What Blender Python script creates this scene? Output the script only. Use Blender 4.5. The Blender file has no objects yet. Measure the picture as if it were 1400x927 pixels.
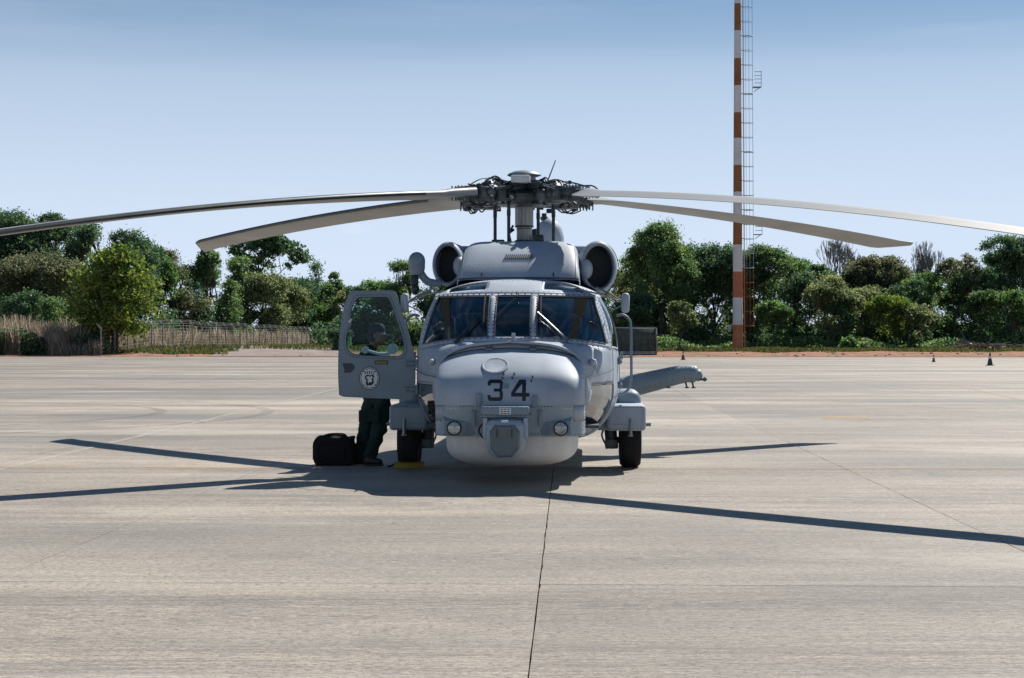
import bpy, bmesh, math, random
import numpy as np
from mathutils import Vector, Matrix
R = math.radians
sc = bpy.context.scene
col = sc.collection
# ---------------------------------------------------------------- camera
FOC = 2156.4; CH = 1.535                 # focal length in photo pixels (1400 wide), camera height
cam = bpy.data.objects.new('camera', bpy.data.cameras.new('camera')); col.objects.link(cam)
cam.location = (0, 0, CH)
cam.rotation_euler = (R(90) + 2.5 / FOC, 0, 0)
cam.data.sensor_width = 36; cam.data.lens = FOC / 1400 * 36
cam.data.clip_start = 0.1; cam.data.clip_end = 6000
sc.camera = cam
# ---------------------------------------------------------------- sky and sun
SUN_AZ = math.atan2(0.548, 0.762); SUN_EL = math.atan(1 / math.hypot(0.548, 0.762))
w = bpy.data.worlds.new('World'); sc.world = w; w.use_nodes = True
nt = w.node_tree; N = nt.nodes; Lk = nt.links
for n in list(N): N.remove(n)
wo = N.new('ShaderNodeOutputWorld'); bg = N.new('ShaderNodeBackground'); bg.inputs[1].default_value = 0.05
sky = N.new('ShaderNodeTexSky'); sky.sky_type = 'NISHITA'; sky.sun_disc = False
sky.sun_elevation = SUN_EL; sky.sun_rotation = SUN_AZ
sky.air_density = 1.0; sky.dust_density = 0.6; sky.ozone_density = 3.0; sky.altitude = 1000
tint = N.new('ShaderNodeMix'); tint.data_type = 'RGBA'; tint.blend_type = 'MULTIPLY'; tint.inputs[0].default_value = 1
tint.inputs[7].default_value = (0.33, 0.78, 0.98, 1)
Lk.new(sky.outputs[0], tint.inputs[6])
tc = N.new('ShaderNodeTexCoord'); mp = N.new('ShaderNodeMapping'); mp.inputs['Scale'].default_value = (1.3, 1.3, 17)
mp.inputs['Rotation'].default_value = (0, R(2.0), 0)
Lk.new(tc.outputs['Generated'], mp.inputs[0])
cn = N.new('ShaderNodeTexNoise'); cn.inputs['Scale'].default_value = 1.6; cn.inputs['Detail'].default_value = 5; cn.inputs['Roughness'].default_value = 0.55
Lk.new(mp.outputs[0], cn.inputs[0])
cr = N.new('ShaderNodeMapRange'); cr.inputs[1].default_value = 0.45; cr.inputs[2].default_value = 0.8; cr.inputs[3].default_value = 0; cr.inputs[4].default_value = 0.26
Lk.new(cn.outputs[0], cr.inputs[0])
def puff(u, v, rad, amt):                # a small far cumulus at a sky direction
    d = Vector(((u - 700) / FOC, 1, (466 - v) / FOC)).normalized()
    s = N.new('ShaderNodeVectorMath'); s.operation = 'SUBTRACT'; s.inputs[1].default_value = d
    Lk.new(tc.outputs['Generated'], s.inputs[0])
    m = N.new('ShaderNodeVectorMath'); m.operation = 'MULTIPLY'; m.inputs[1].default_value = (1, 1, 2.6); Lk.new(s.outputs[0], m.inputs[0])
    q = N.new('ShaderNodeTexNoise'); q.inputs['Scale'].default_value = 170; q.inputs['Detail'].default_value = 4; Lk.new(tc.outputs['Generated'], q.inputs[0])
    l = N.new('ShaderNodeVectorMath'); l.operation = 'LENGTH'; Lk.new(m.outputs[0], l.inputs[0])
    a = N.new('ShaderNodeMath'); a.operation = 'MULTIPLY_ADD'; a.inputs[1].default_value = -rad * 1.6; Lk.new(q.outputs[0], a.inputs[0]); Lk.new(l.outputs['Value'], a.inputs[2])
    r = N.new('ShaderNodeMapRange'); r.inputs[1].default_value = -rad * .35; r.inputs[2].default_value = rad * .35; r.inputs[3].default_value = amt; r.inputs[4].default_value = 0
    Lk.new(a.outputs[0], r.inputs[0]); return r.outputs[0]
fac = cr.outputs[0]
for p in ((485, 313, .010, .45), (212, 338, .009, .3)):
    o = puff(*p); mx = N.new('ShaderNodeMath'); mx.operation = 'MAXIMUM'; Lk.new(fac, mx.inputs[0]); Lk.new(o, mx.inputs[1]); fac = mx.outputs[0]
sz = N.new('ShaderNodeSeparateXYZ'); Lk.new(tc.outputs['Generated'], sz.inputs[0])
hz = N.new('ShaderNodeMapRange'); hz.interpolation_type = 'SMOOTHSTEP'; hz.inputs[1].default_value = .04; hz.inputs[2].default_value = .31; hz.inputs[3].default_value = .98; hz.inputs[4].default_value = 0; Lk.new(sz.outputs[2], hz.inputs[0])
hm = N.new('ShaderNodeMix'); hm.data_type = 'RGBA'; hm.inputs[7].default_value = (11.1, 12.9, 15.7, 1)      # pale haze low in the sky, all round
Lk.new(hz.outputs[0], hm.inputs[0]); Lk.new(tint.outputs[2], hm.inputs[6])
bz = N.new('ShaderNodeMath'); bz.operation = 'MULTIPLY_ADD'; bz.inputs[1].default_value = .05; Lk.new(cn.outputs[0], bz.inputs[0]); Lk.new(sz.outputs[2], bz.inputs[2])
b1 = N.new('ShaderNodeMapRange'); b1.interpolation_type = 'SMOOTHSTEP'; b1.inputs[1].default_value = .186; b1.inputs[2].default_value = .212; b1.inputs[3].default_value = 1; b1.inputs[4].default_value = 0; Lk.new(bz.outputs[0], b1.inputs[0])
b2 = N.new('ShaderNodeMapRange'); b2.interpolation_type = 'SMOOTHSTEP'; b2.inputs[1].default_value = .10; b2.inputs[2].default_value = .195; b2.inputs[3].default_value = 0; b2.inputs[4].default_value = .17; Lk.new(bz.outputs[0], b2.inputs[0])
b3 = N.new('ShaderNodeMath'); b3.operation = 'MULTIPLY'; Lk.new(b1.outputs[0], b3.inputs[0]); Lk.new(b2.outputs[0], b3.inputs[1])
b4 = N.new('ShaderNodeMath'); b4.operation = 'MAXIMUM'; Lk.new(fac, b4.inputs[0]); Lk.new(b3.outputs[0], b4.inputs[1]); fac = b4.outputs[0]
cm = N.new('ShaderNodeMix'); cm.data_type = 'RGBA'; cm.inputs[7].default_value = (12.2, 13.4, 15.6, 1)
Lk.new(fac, cm.inputs[0]); Lk.new(hm.outputs[2], cm.inputs[6]); Lk.new(cm.outputs[2], bg.inputs[0]); Lk.new(bg.outputs[0], wo.inputs[0])
sd = bpy.data.lights.new('sun', 'SUN'); sd.energy = 5.0; sd.angle = R(0.53); sd.color = (1, 0.94, 0.86)
sun = bpy.data.objects.new('sun', sd); col.objects.link(sun)
sdir = Vector((math.sin(SUN_AZ) * math.cos(SUN_EL), math.cos(SUN_AZ) * math.cos(SUN_EL), math.sin(SUN_EL)))
sun.rotation_euler = sdir.to_track_quat('Z', 'Y').to_euler(); sun.location = (20, 30, 40)
sc.view_settings.view_transform = 'Standard'; sc.view_settings.look = 'None'; sc.view_settings.gamma = 1
sc.view_settings.exposure = 0.30
sc.render.engine = 'CYCLES'
sc.cycles.max_bounces = 6; sc.cycles.transparent_max_bounces = 12

# ---------------------------------------------------------------- materials
def mat(name, colour, rough=.6, metal=0, spec=.5, var=0, vscale=3, bump=0, bscale=40, streak=None, colour2=None, lo=.35, hi=.65, coat=0, wear=0):
    m = bpy.data.materials.new(name); m.use_nodes = True
    t = m.node_tree; b = t.nodes['Principled BSDF']
    b.inputs['Base Color'].default_value = (*colour, 1); b.inputs['Roughness'].default_value = rough
    b.inputs['Metallic'].default_value = metal; b.inputs['Specular IOR Level'].default_value = spec
    if coat: b.inputs['Coat Weight'].default_value = coat; b.inputs['Coat Roughness'].default_value = .2
    g = None
    def coords(scale):
        nonlocal g
        if g is None: g = t.nodes.new('ShaderNodeTexCoord')
        mpn = t.nodes.new('ShaderNodeMapping'); mpn.inputs['Scale'].default_value = scale
        t.links.new(g.outputs['Object'], mpn.inputs[0]); return mpn.outputs[0]
    if var or colour2:
        n = t.nodes.new('ShaderNodeTexNoise'); n.inputs['Scale'].default_value = vscale; n.inputs['Detail'].default_value = 6; n.inputs['Roughness'].default_value = .62
        t.links.new(coords(streak or (1, 1, 1)), n.inputs[0])
        mr = t.nodes.new('ShaderNodeMapRange'); mr.inputs[1].default_value = lo; mr.inputs[2].default_value = hi; t.links.new(n.outputs[0], mr.inputs[0])
        mx_ = t.nodes.new('ShaderNodeMix'); mx_.data_type = 'RGBA'
        c2 = colour2 or tuple(c * (1 - var) for c in colour)
        mx_.inputs[6].default_value = (*colour, 1); mx_.inputs[7].default_value = (*c2, 1)
        t.links.new(mr.outputs[0], mx_.inputs[0]); out = mx_.outputs[2]
        if wear:                       # fine grime flecks
            n2 = t.nodes.new('ShaderNodeTexNoise'); n2.inputs['Scale'].default_value = 38; n2.inputs['Detail'].default_value = 8; n2.inputs['Roughness'].default_value = .75
            t.links.new(coords((1, 1, .5)), n2.inputs[0])
            r2 = t.nodes.new('ShaderNodeMapRange'); r2.inputs[1].default_value = .56; r2.inputs[2].default_value = .74; r2.inputs[4].default_value = wear; t.links.new(n2.outputs[0], r2.inputs[0])
            m2 = t.nodes.new('ShaderNodeMix'); m2.data_type = 'RGBA'; m2.inputs[7].default_value = (.08, .085, .09, 1)
            t.links.new(r2.outputs[0], m2.inputs[0]); t.links.new(out, m2.inputs[6]); out = m2.outputs[2]
            r3 = t.nodes.new('ShaderNodeMapRange'); r3.inputs[3].default_value = rough - .08; r3.inputs[4].default_value = rough + .14; t.links.new(n.outputs[0], r3.inputs[0])
            t.links.new(r3.outputs[0], b.inputs['Roughness'])
        t.links.new(out, b.inputs['Base Color'])
    if bump:
        n = t.nodes.new('ShaderNodeTexNoise'); n.inputs['Scale'].default_value = bscale; n.inputs['Detail'].default_value = 5
        t.links.new(coords((1, 1, 1)), n.inputs[0])
        bp = t.nodes.new('ShaderNodeBump'); bp.inputs['Strength'].default_value = bump; bp.inputs['Distance'].default_value = .02
        t.links.new(n.outputs[0], bp.inputs['Height']); t.links.new(bp.outputs[0], b.inputs['Normal'])
    return m
def glass(name, tintc, ior=1.5, rough=.02, boost=0.0):
    m = bpy.data.materials.new(name); m.use_nodes = True; t = m.node_tree
    for n in list(t.nodes): t.nodes.remove(n)
    o = t.nodes.new('ShaderNodeOutputMaterial'); tr = t.nodes.new('ShaderNodeBsdfTransparent'); tr.inputs[0].default_value = (*tintc, 1)
    gl = t.nodes.new('ShaderNodeBsdfGlossy'); gl.inputs['Roughness'].default_value = rough; gl.inputs['Color'].default_value = (.9, .95, 1, 1)
    f = t.nodes.new('ShaderNodeFresnel'); f.inputs[0].default_value = ior
    a = t.nodes.new('ShaderNodeMath'); a.operation = 'ADD'; a.inputs[1].default_value = boost; a.use_clamp = True
    t.links.new(f.outputs[0], a.inputs[0])
    mx_ = t.nodes.new('ShaderNodeMixShader'); t.links.new(a.outputs[0], mx_.inputs[0]); t.links.new(tr.outputs[0], mx_.inputs[1]); t.links.new(gl.outputs[0], mx_.inputs[2])
    t.links.new(mx_.outputs[0], o.inputs[0]); return m
M = {}
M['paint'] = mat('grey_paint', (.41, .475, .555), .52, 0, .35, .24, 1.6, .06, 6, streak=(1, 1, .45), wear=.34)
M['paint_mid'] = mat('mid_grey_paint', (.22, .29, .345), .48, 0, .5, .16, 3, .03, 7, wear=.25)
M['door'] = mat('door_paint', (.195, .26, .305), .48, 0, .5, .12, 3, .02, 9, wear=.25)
M['face'] = mat('sensor_face_paint', (.12, .155, .165), .4, 0, .5, .2, 6)
M['bay'] = mat('bay_paint', (.33, .41, .47), .5, 0, .4, .16, 3, .03, 7, wear=.25)
M['radome'] = mat('white_radome_paint', (.74, .74, .72), .5, 0, .4, .22, 2.6, .02, 9, streak=(1, 1, .35), wear=.35)
M['blade'] = mat('blade_paint', (.32, .33, .325), .42, 0, .5, .14, 1.2, streak=(1, 1, 1), wear=.15)
M['blade_edge'] = mat('blade_abrasion_strip', (.10, .115, .12), .32, .7, .5, .3, 5)
M['dark'] = mat('dark_metal', (.045, .062, .068), .42, .35, .5, .5, 9)
M['chrome'] = mat('lamp_reflector', (.55, .56, .56), .12, 1.0)
M['steel'] = mat('bare_steel', (.42, .43, .43), .3, .9, .5, .35, 12)
M['alloy'] = mat('dull_alloy', (.34, .34, .33), .38, .6, .5, .4, 8, streak=(6, 6, .6))
M['hubgrey'] = mat('hub_casting', (.13, .155, .16), .45, .3, .5, .6, 11)
M['black'] = mat('black_rubber', (.018, .02, .021), .75, 0, .3, .4, 14)
M['tyre'] = mat('tyre_rubber', (.022, .023, .024), .85, 0, .25, .4, 10, .3, 60)
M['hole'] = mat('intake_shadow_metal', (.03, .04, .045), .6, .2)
M['number'] = mat('black_number_paint', (.02, .025, .03), .5, 0, .4, .3, 20)
M['white'] = mat('white_paint', (.72, .73, .72), .5, 0, .4, .15, 10)
M['rivet'] = mat('rivet_heads', (.05, .07, .085), .5, .3)
M['seal'] = mat('panel_seam', (.04, .055, .065), .6)
M['lens'] = glass('lamp_lens', (.75, .8, .82), 1.6, .05, .1)
M['glass'] = glass('cockpit_glass', (.42, .64, .72), 1.52, .015, .06)
M['chin'] = glass('chin_glass', (.62, .66, .64), 1.6, .04, .20)
M['doorglass'] = glass('door_glass', (.70, .82, .86), 1.22, .02, .0)
M['eyebrow'] = mat('tinted_roof_glass', (.008, .020, .034), .12, 0, .2)
M['interior'] = mat('cockpit_interior', (.045, .07, .08), .7)
M['ground_reflection'] = mat('chin_reflection_paint', (.42, .39, .34), .8, 0, .2, .45, 5)  # painted beige of the sunlit ground mirrored in the chin glass
M['seat'] = mat('seat_fabric', (.05, .075, .09), .85, 0, .3, .3, 8)
M['seatframe'] = mat('seat_shell', (.33, .35, .36), .5)
M['yellow'] = mat('yellow_paint', (.34, .24, .035), .55, 0, .4, .35, 9)
M['suit'] = mat('green_flight_suit', (.024, .046, .040), .9, 0, .2, .4, 12, .5, 22)
M['skin'] = mat('skin', (.30, .17, .12), .55)
M['boot'] = mat('black_boot', (.012, .012, .012), .5)
M['cap'] = mat('navy_cap', (.012, .02, .03), .85)
M['bag'] = mat('black_bag_fabric', (.012, .013, .014), .85, 0, .3, .4, 20, .4, 60)
M['orange'] = mat('orange_band_paint', (.58, .20, .105), .6, 0, .3, .25, .7)
M['orange_dark'] = mat('dark_orange_paint', (.36, .15, .06), .7, 0, .3, .3, .5)  # darker orange for the upper bands
M['polewhite'] = mat('white_band_paint', (.80, .77, .78), .6, 0, .3, .15, .7)
M['galv'] = mat('galvanised_steel', (.36, .40, .44), .5, .3)
M['rust'] = mat('rusty_orange_steel', (.42, .14, .04), .7)
M['post'] = mat('concrete_post', (.30, .31, .30), .9, 0, .2, .35, 3)
M['wire'] = mat('fence_wire', (.16, .16, .15), .6, .3)
M['barrier'] = mat('green_barrier_paint', (.085, .12, .105), .7, 0, .3, .5, 2.5)
M['barrier_light'] = mat('barrier_edge', (.30, .33, .31), .7)
M['cone_o'] = mat('cone_orange', (.26, .09, .05), .6, 0, .3, .3, 6)
M['cone_d'] = mat('cone_dark', (.03, .055, .05), .6)
M['bark'] = mat('bark', (.10, .092, .075), .9, 0, .2, .4, 2)
M['palebark'] = mat('pale_bark', (.30, .28, .25), .9, 0, .2, .3, 2)
def leafmat(name, c, c2, trans=.42, sat=1):
    m = bpy.data.materials.new(name); m.use_nodes = True; t = m.node_tree
    for n in list(t.nodes): t.nodes.remove(n)
    o = t.nodes.new('ShaderNodeOutputMaterial'); d = t.nodes.new('ShaderNodeBsdfDiffuse'); l = t.nodes.new('ShaderNodeBsdfTranslucent'); g = t.nodes.new('ShaderNodeBsdfGlossy')
    g.inputs['Roughness'].default_value = .42; g.inputs[0].default_value = (.8, .9, .9, 1)
    tcn = t.nodes.new('ShaderNodeNewGeometry')
    n = t.nodes.new('ShaderNodeTexNoise'); n.inputs['Scale'].default_value = .55; n.inputs['Detail'].default_value = 3; t.links.new(tcn.outputs['Position'], n.inputs[0])
    rnd = t.nodes.new('ShaderNodeMath'); rnd.operation = 'MULTIPLY_ADD'; rnd.inputs[1].default_value = .45; t.links.new(tcn.outputs['Random Per Island'], rnd.inputs[0]); t.links.new(n.outputs[0], rnd.inputs[2])
    mr = t.nodes.new('ShaderNodeMapRange'); mr.inputs[1].default_value = .48; mr.inputs[2].default_value = .98; t.links.new(rnd.outputs[0], mr.inputs[0])
    mx_ = t.nodes.new('ShaderNodeMix'); mx_.data_type = 'RGBA'; mx_.inputs[6].default_value = (*c, 1); mx_.inputs[7].default_value = (*c2, 1); t.links.new(mr.outputs[0], mx_.inputs[0])
    hs = t.nodes.new('ShaderNodeHueSaturation'); hs.inputs['Value'].default_value = 1.5; hs.inputs['Saturation'].default_value = 1.15; t.links.new(mx_.outputs[2], hs.inputs['Color'])
    t.links.new(mx_.outputs[2], d.inputs[0]); t.links.new(hs.outputs[0], l.inputs[0])
    a = t.nodes.new('ShaderNodeMixShader'); a.inputs[0].default_value = trans; t.links.new(d.outputs[0], a.inputs[1]); t.links.new(l.outputs[0], a.inputs[2])
    b = t.nodes.new('ShaderNodeMixShader'); b.inputs[0].default_value = .022; t.links.new(a.outputs[0], b.inputs[1]); t.links.new(g.outputs[0], b.inputs[2])
    t.links.new(b.outputs[0], o.inputs[0]); return m
LF = {
 'dark': leafmat('dark_leaves', (.030, .068, .046), (.15, .23, .11), .5),
 'mid': leafmat('mid_leaves', (.042, .090, .050), (.24, .33, .13), .54),
 'olive': leafmat('olive_leaves', (.060, .098, .050), (.32, .35, .17), .54),
 'bright': leafmat('yellow_green_leaves', (.05, .10, .03), (.24, .29, .07), .52),
 'red': leafmat('reddish_leaves', (.040, .078, .050), (.26, .25, .14), .5),
 'fresh': leafmat('fresh_leaves', (.042, .10, .045), (.22, .33, .11), .54),
 'dry': leafmat('dry_stalks', (.19, .155, .115), (.46, .39, .31), .42),
 'grass': leafmat('verge_grass_blades', (.045, .065, .025), (.16, .16, .06), .35),
 'brush': leafmat('cut_brush', (.07, .05, .035), (.22, .16, .11), .1)}

# ---------------------------------------------------------------- mesh helpers
class B:
    def __init__(s): s.v = []; s.f = []
    def add(s, vs, fs):
        o = len(s.v); s.v += [tuple(p) for p in vs]; s.f += [tuple(i + o for i in f) for f in fs]; return s
    def box(s, c, d, rot=None, bev=0, seg=2):
        bm = bmesh.new(); bmesh.ops.create_cube(bm, size=1); bmesh.ops.scale(bm, vec=d, verts=bm.verts)
        if bev: bmesh.ops.bevel(bm, geom=bm.edges[:], offset=bev, segments=seg, affect='EDGES', profile=.5)
        if rot is not None: bmesh.ops.rotate(bm, cent=(0, 0, 0), matrix=rot, verts=bm.verts)
        bmesh.ops.translate(bm, vec=c, verts=bm.verts)
        s.add([v.co[:] for v in bm.verts], [[v.index for v in f.verts] for f in bm.faces]); bm.free(); return s
    def tube(s, pts, r, n=8, caps=True, squash=None):
        pts = [Vector(p) for p in pts]; m = len(pts)
        rs = [r] * m if not isinstance(r, (list, tuple)) else r
        vs = []; up = None
        for i, p in enumerate(pts):
            t = (pts[min(i + 1, m - 1)] - pts[max(i - 1, 0)]).normalized()
            if up is None: up = Vector((0, 0, 1)) if abs(t.z) < .9 else Vector((0, 1, 0))
            a = t.cross(up).normalized(); b = a.cross(t).normalized(); up = b
            for k in range(n):
                an = 2 * math.pi * k / n; vs.append(p + a * math.cos(an) * rs[i] + b * math.sin(an) * rs[i] * (squash or 1))
        fs = [(i * n + k, i * n + (k + 1) % n, (i + 1) * n + (k + 1) % n, (i + 1) * n + k) for i in range(m - 1) for k in range(n)]
        if caps: fs += [tuple(range(n))[::-1], tuple((m - 1) * n + k for k in range(n))]
        return s.add(vs, fs)
    def lathe(s, prof, c=(0, 0, 0), axis='Z', n=24, sx=1, sy=1):    # prof: (radius, height)
        vs = []
        for r, h in prof:
            for k in range(n):
                a = 2 * math.pi * k / n; x, y = r * math.cos(a) * sx, r * math.sin(a) * sy
                p = {'Z': (x, y, h), 'Y': (x, h, y), 'X': (h, x, y)}[axis]; vs.append(Vector(p) + Vector(c))
        m = len(prof)
        fs = [(i * n + k, i * n + (k + 1) % n, (i + 1) * n + (k + 1) % n, (i + 1) * n + k) for i in range(m - 1) for k in range(n)]
        if prof[0][0] > 1e-4: fs.append(tuple(range(n))[::-1])
        if prof[-1][0] > 1e-4: fs.append(tuple((m - 1) * n + k for k in range(n)))
        return s.add(vs, fs)
    def ball(s, c, r, n=12):
        r = r if isinstance(r, (tuple, list)) else (r, r, r)
        k = n // 2
        return s.add(*(lambda b: ([(c[0] + p[0] * r[0], c[1] + p[1] * r[1], c[2] + p[2] * r[2]) for p in b.v], b.f))(B().lathe([(max(1e-5, math.sin(math.pi * i / k)), -math.cos(math.pi * i / k)) for i in range(k + 1)], n=n)))
    def grid(s, P, skip=None):
        a, b = len(P), len(P[0]); vs = [p for row in P for p in row]
        return s.add(vs, [(i * b + j, i * b + j + 1, (i + 1) * b + j + 1, (i + 1) * b + j) for i in range(a - 1) for j in range(b - 1) if not (skip and skip(i, j))])
    def plate(s, outline, axis_y, t, plane='XZ'):    # closed outline in a plane, thickness t along the other axis
        n = len(outline)
        if plane == 'XZ': vs = [(x, axis_y, z) for x, z in outline] + [(x, axis_y + t, z) for x, z in outline]
        else: vs = [(x, y, axis_y) for x, y in outline] + [(x, y, axis_y + t) for x, y in outline]
        return s.add(vs, [tuple(range(n)), tuple(range(n, 2 * n))[::-1]] + [(i, (i + 1) % n, n + (i + 1) % n, n + i) for i in range(n)])
    def ring(s, outer, inner, y, t):             # annular plate in XZ, both outlines with the same count
        n = len(outer); vs = [(x, y, z) for x, z in outer] + [(x, y, z) for x, z in inner] + [(x, y + t, z) for x, z in outer] + [(x, y + t, z) for x, z in inner]
        fs = []
        for i in range(n):
            j = (i + 1) % n
            fs += [(i, j, n + j, n + i), (2 * n + i, 3 * n + i, 3 * n + j, 2 * n + j), (i, 2 * n + i, 2 * n + j, j), (n + i, n + j, 3 * n + j, 3 * n + i)]
        return s.add(vs, fs)
    def build(s, name, m, parent=None, smooth=35, solid=0, loc=None, fix=True, kind=None):
        me = bpy.data.meshes.new(name); me.from_pydata([tuple(map(float, p)) for p in s.v], [], s.f); me.validate()
        if fix:
            bm = bmesh.new(); bm.from_mesh(me); bmesh.ops.remove_doubles(bm, verts=bm.verts, dist=1e-5); bmesh.ops.recalc_face_normals(bm, faces=bm.faces); bm.to_mesh(me); bm.free()
        if isinstance(m, (list, tuple)):
            for q in m: me.materials.append(q)
        else: me.materials.append(m)
        if smooth:
            me.polygons.foreach_set('use_smooth', [True] * len(me.polygons)); me.set_sharp_from_angle(angle=R(smooth))
        o = bpy.data.objects.new(name, me); col.objects.link(o)
        if parent: o.parent = parent
        if loc: o.location = loc
        if solid:
            md = o.modifiers.new('solid', 'SOLIDIFY'); md.thickness = abs(solid); md.offset = -1 if solid > 0 else 1
        if kind: o['kind'] = kind
        return o
def empty(name, loc=(0, 0, 0), rz=0):
    o = bpy.data.objects.new(name, None); col.objects.link(o); o.location = loc; o.rotation_euler = (0, 0, rz); o.empty_display_size = .3; return o
def tag(o, label, cat, group=None):
    o['label'] = label; o['category'] = cat
    if group: o['group'] = group
    return o
def copy_tree(o, parent=None):
    c = o.copy(); col.objects.link(c)
    if parent: c.parent = parent
    for ch in list(o.children): copy_tree(ch, c)
    return c
lerp = lambda a, b, t: a + (b - a) * t
def sstep(a, b, x): t = min(1, max(0, (x - a) / (b - a))); return t * t * (3 - 2 * t)
def catmull(pts, n):
    pts = [Vector(p) for p in pts]; out = []
    for i in range(len(pts) - 1):
        a = pts[max(i - 1, 0)]; b = pts[i]; c = pts[i + 1]; d = pts[min(i + 2, len(pts) - 1)]
        for k in range(n):
            t = k / n; out.append(.5 * ((2 * b) + (c - a) * t + (2 * a - 5 * b + 4 * c - d) * t * t + (3 * b - a - 3 * c + d) * t ** 3))
    out.append(pts[-1]); return out
def rivets(bd, pts, spacing, nrm, r=.0075, h=.003, seed=0):   # small domed heads along a 3D polyline
    pts = [Vector(p) for p in pts]; acc = 0; nv = nrm if callable(nrm) else (lambda p: Vector(nrm))
    for a, b in zip(pts, pts[1:]):
        L = (b - a).length
        while acc < L:
            p = a.lerp(b, acc / L); n = nv(p).normalized(); u = n.orthogonal().normalized(); v = n.cross(u)
            q = [p + (u * math.cos(k * math.pi / 3) + v * math.sin(k * math.pi / 3)) * r for k in range(6)]
            bd.add(q + [p + n * h], [(k, (k + 1) % 6, 6) for k in range(6)]); acc += spacing
        acc -= L

# ================================================================ ground
def terrain_z(x, y):
    left = sstep(-5, -30, x) if x > -30 else 1
    left = 1 - sstep(-30, -5, x)
    top = lerp(.36, .82, left); z = top * sstep(153, lerp(172, 186, left), y)
    z += (.05 * math.sin(x * .31 + y * .2) + .04 * math.sin(x * .83 - y * .37)) * sstep(155, 165, y)
    return z
GA = -math.atan(.036)                                   # run of the slab joints
ca, sa = math.cos(GA), math.sin(GA)
def concrete(name, joints):
    m = bpy.data.materials.new(name); m.use_nodes = True; t = m.node_tree; b = t.nodes['Principled BSDF']; n_ = t.nodes.new; l_ = t.links.new
    b.inputs['Roughness'].default_value = .72; b.inputs['Specular IOR Level'].default_value = .35
    g = n_('ShaderNodeNewGeometry')
    def noise(scale, vec, det=6, ro=.6):
        mp_ = n_('ShaderNodeMapping'); mp_.inputs['Scale'].default_value = vec; l_(g.outputs['Position'], mp_.inputs[0])
        q = n_('ShaderNodeTexNoise'); q.inputs['Scale'].default_value = scale; q.inputs['Detail'].default_value = det; q.inputs['Roughness'].default_value = ro; l_(mp_.outputs[0], q.inputs[0]); return q.outputs[0]
    def rng(x, a, b_, c=0, d=1):
        q = n_('ShaderNodeMapRange'); q.inputs[1].default_value = a; q.inputs[2].default_value = b_; q.inputs[3].default_value = c; q.inputs[4].default_value = d; l_(x, q.inputs[0]); return q.outputs[0]
    def mul(a, c):
        q = n_('ShaderNodeMath'); q.operation = 'MULTIPLY'; l_(a, q.inputs[0]); l_(c, q.inputs[1]); return q.outputs[0]
    def mixc(f, a, c):
        q = n_('ShaderNodeMix'); q.data_type = 'RGBA'
        if isinstance(a, tuple): q.inputs[6].default_value = (*a, 1)
        else: l_(a, q.inputs[6])
        q.inputs[7].default_value = (*c, 1); l_(f, q.inputs[0]); return q.outputs[2]
    c = mixc(rng(noise(.22, (.35, 1, 1), 5), .35, .68), (.68, .58, .475), (.48, .415, .345))
    c = mixc(rng(noise(.09, (.5, 1.6, 1), 4, .6), .44, .60, 0, .85), c, (.25, .235, .205))
    bandn = rng(noise(.5, (.12, 1.0, 1), 4, .6), .40, .60, .25, 1.0)
    c = mixc(mul(bandn, rng(noise(1.4, (.16, 2.2, 1), 9, .72), .44, .68, 0, .8)), c, (.205, .195, .180))      # brushed streaks
    c = mixc(mul(bandn, rng(noise(7, (.10, 3.2, 1), 8, .80), .45, .62, 0, .92)), c, (.17, .16, .145))           # fine drag marks
    c = mixc(rng(noise(.45, (1, 1, 1), 9, .75), .50, .70, 0, .7), c, (.20, .19, .175))             # blotches
    c = mixc(rng(noise(48, (.45, 1, 1), 5, .9), .47, .60, 0, .9), c, (.10, .096, .088))             # grain
    c = mixc(rng(noise(3.1, (.06, .7, 1), 4, .6), .60, .80, 0, .35), c, (.52, .475, .43))              # worn pale bands
    if joints:
        rot = n_('ShaderNodeMapping'); rot.inputs['Rotation'].default_value = (0, 0, -GA); l_(g.outputs['Position'], rot.inputs[0])
        sx = n_('ShaderNodeSeparateXYZ'); l_(rot.outputs[0], sx.inputs[0])
        for out, per, off in ((sx.outputs[0], 3.5, JX), (sx.outputs[1], 7.0, JY)):
            a = n_('ShaderNodeMath'); a.operation = 'SUBTRACT'; a.inputs[1].default_value = off; l_(out, a.inputs[0])
            w_ = n_('ShaderNodeMath'); w_.operation = 'PINGPONG'; w_.inputs[1].default_value = per / 2; l_(a.outputs[0], w_.inputs[0])
            c = mixc(rng(w_.outputs[0], .02, .05, .42, 0), c, (.06, .058, .055))
    c = mixc(mul(bandn, rng(noise(22, (.22, 1.2, 1), 6, .85), .50, .64, 0, .7)), c, (.15, .142, .13))
    c = mixc(rng(noise(30, (.3, 1, 1), 5, .85), .52, .68, 0, .5), c, (.60, .55, .49))
    c = mixc(rng(noise(.35, (1, 1, 1), 7, .6), .60, .70, 0, .42), c, (.20, .185, .16))
    c = mixc(rng(noise(.16, (.6, 1.6, 1), 6, .65), .56, .66, 0, .40), c, (.62, .57, .50))
    c = mixc(rng(noise(2.3, (1, 1, 1), 5, .5), .70, .76, 0, .55), c, (.10, .095, .085))
    c = mixc(mul(rng(noise(.6, (.10, .7, 1), 4, .6), .46, .62), rng(noise(34, (.16, .9, 1), 6, .9), .47, .58, 0, .8)), c, (.095, .09, .08))
    c = mixc(rng(noise(2.6, (.03, 4.0, 1), 5, .7), .58, .70, 0, .5), c, (.19, .18, .16))
    oi = n_('ShaderNodeObjectInfo'); hv = n_('ShaderNodeHueSaturation'); l_(rng(oi.outputs['Random'], 0, 1, .90, 1.07), hv.inputs['Value']); l_(c, hv.inputs['Color']); c = hv.outputs[0]
    l_(c, b.inputs['Base Color'])
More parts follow.
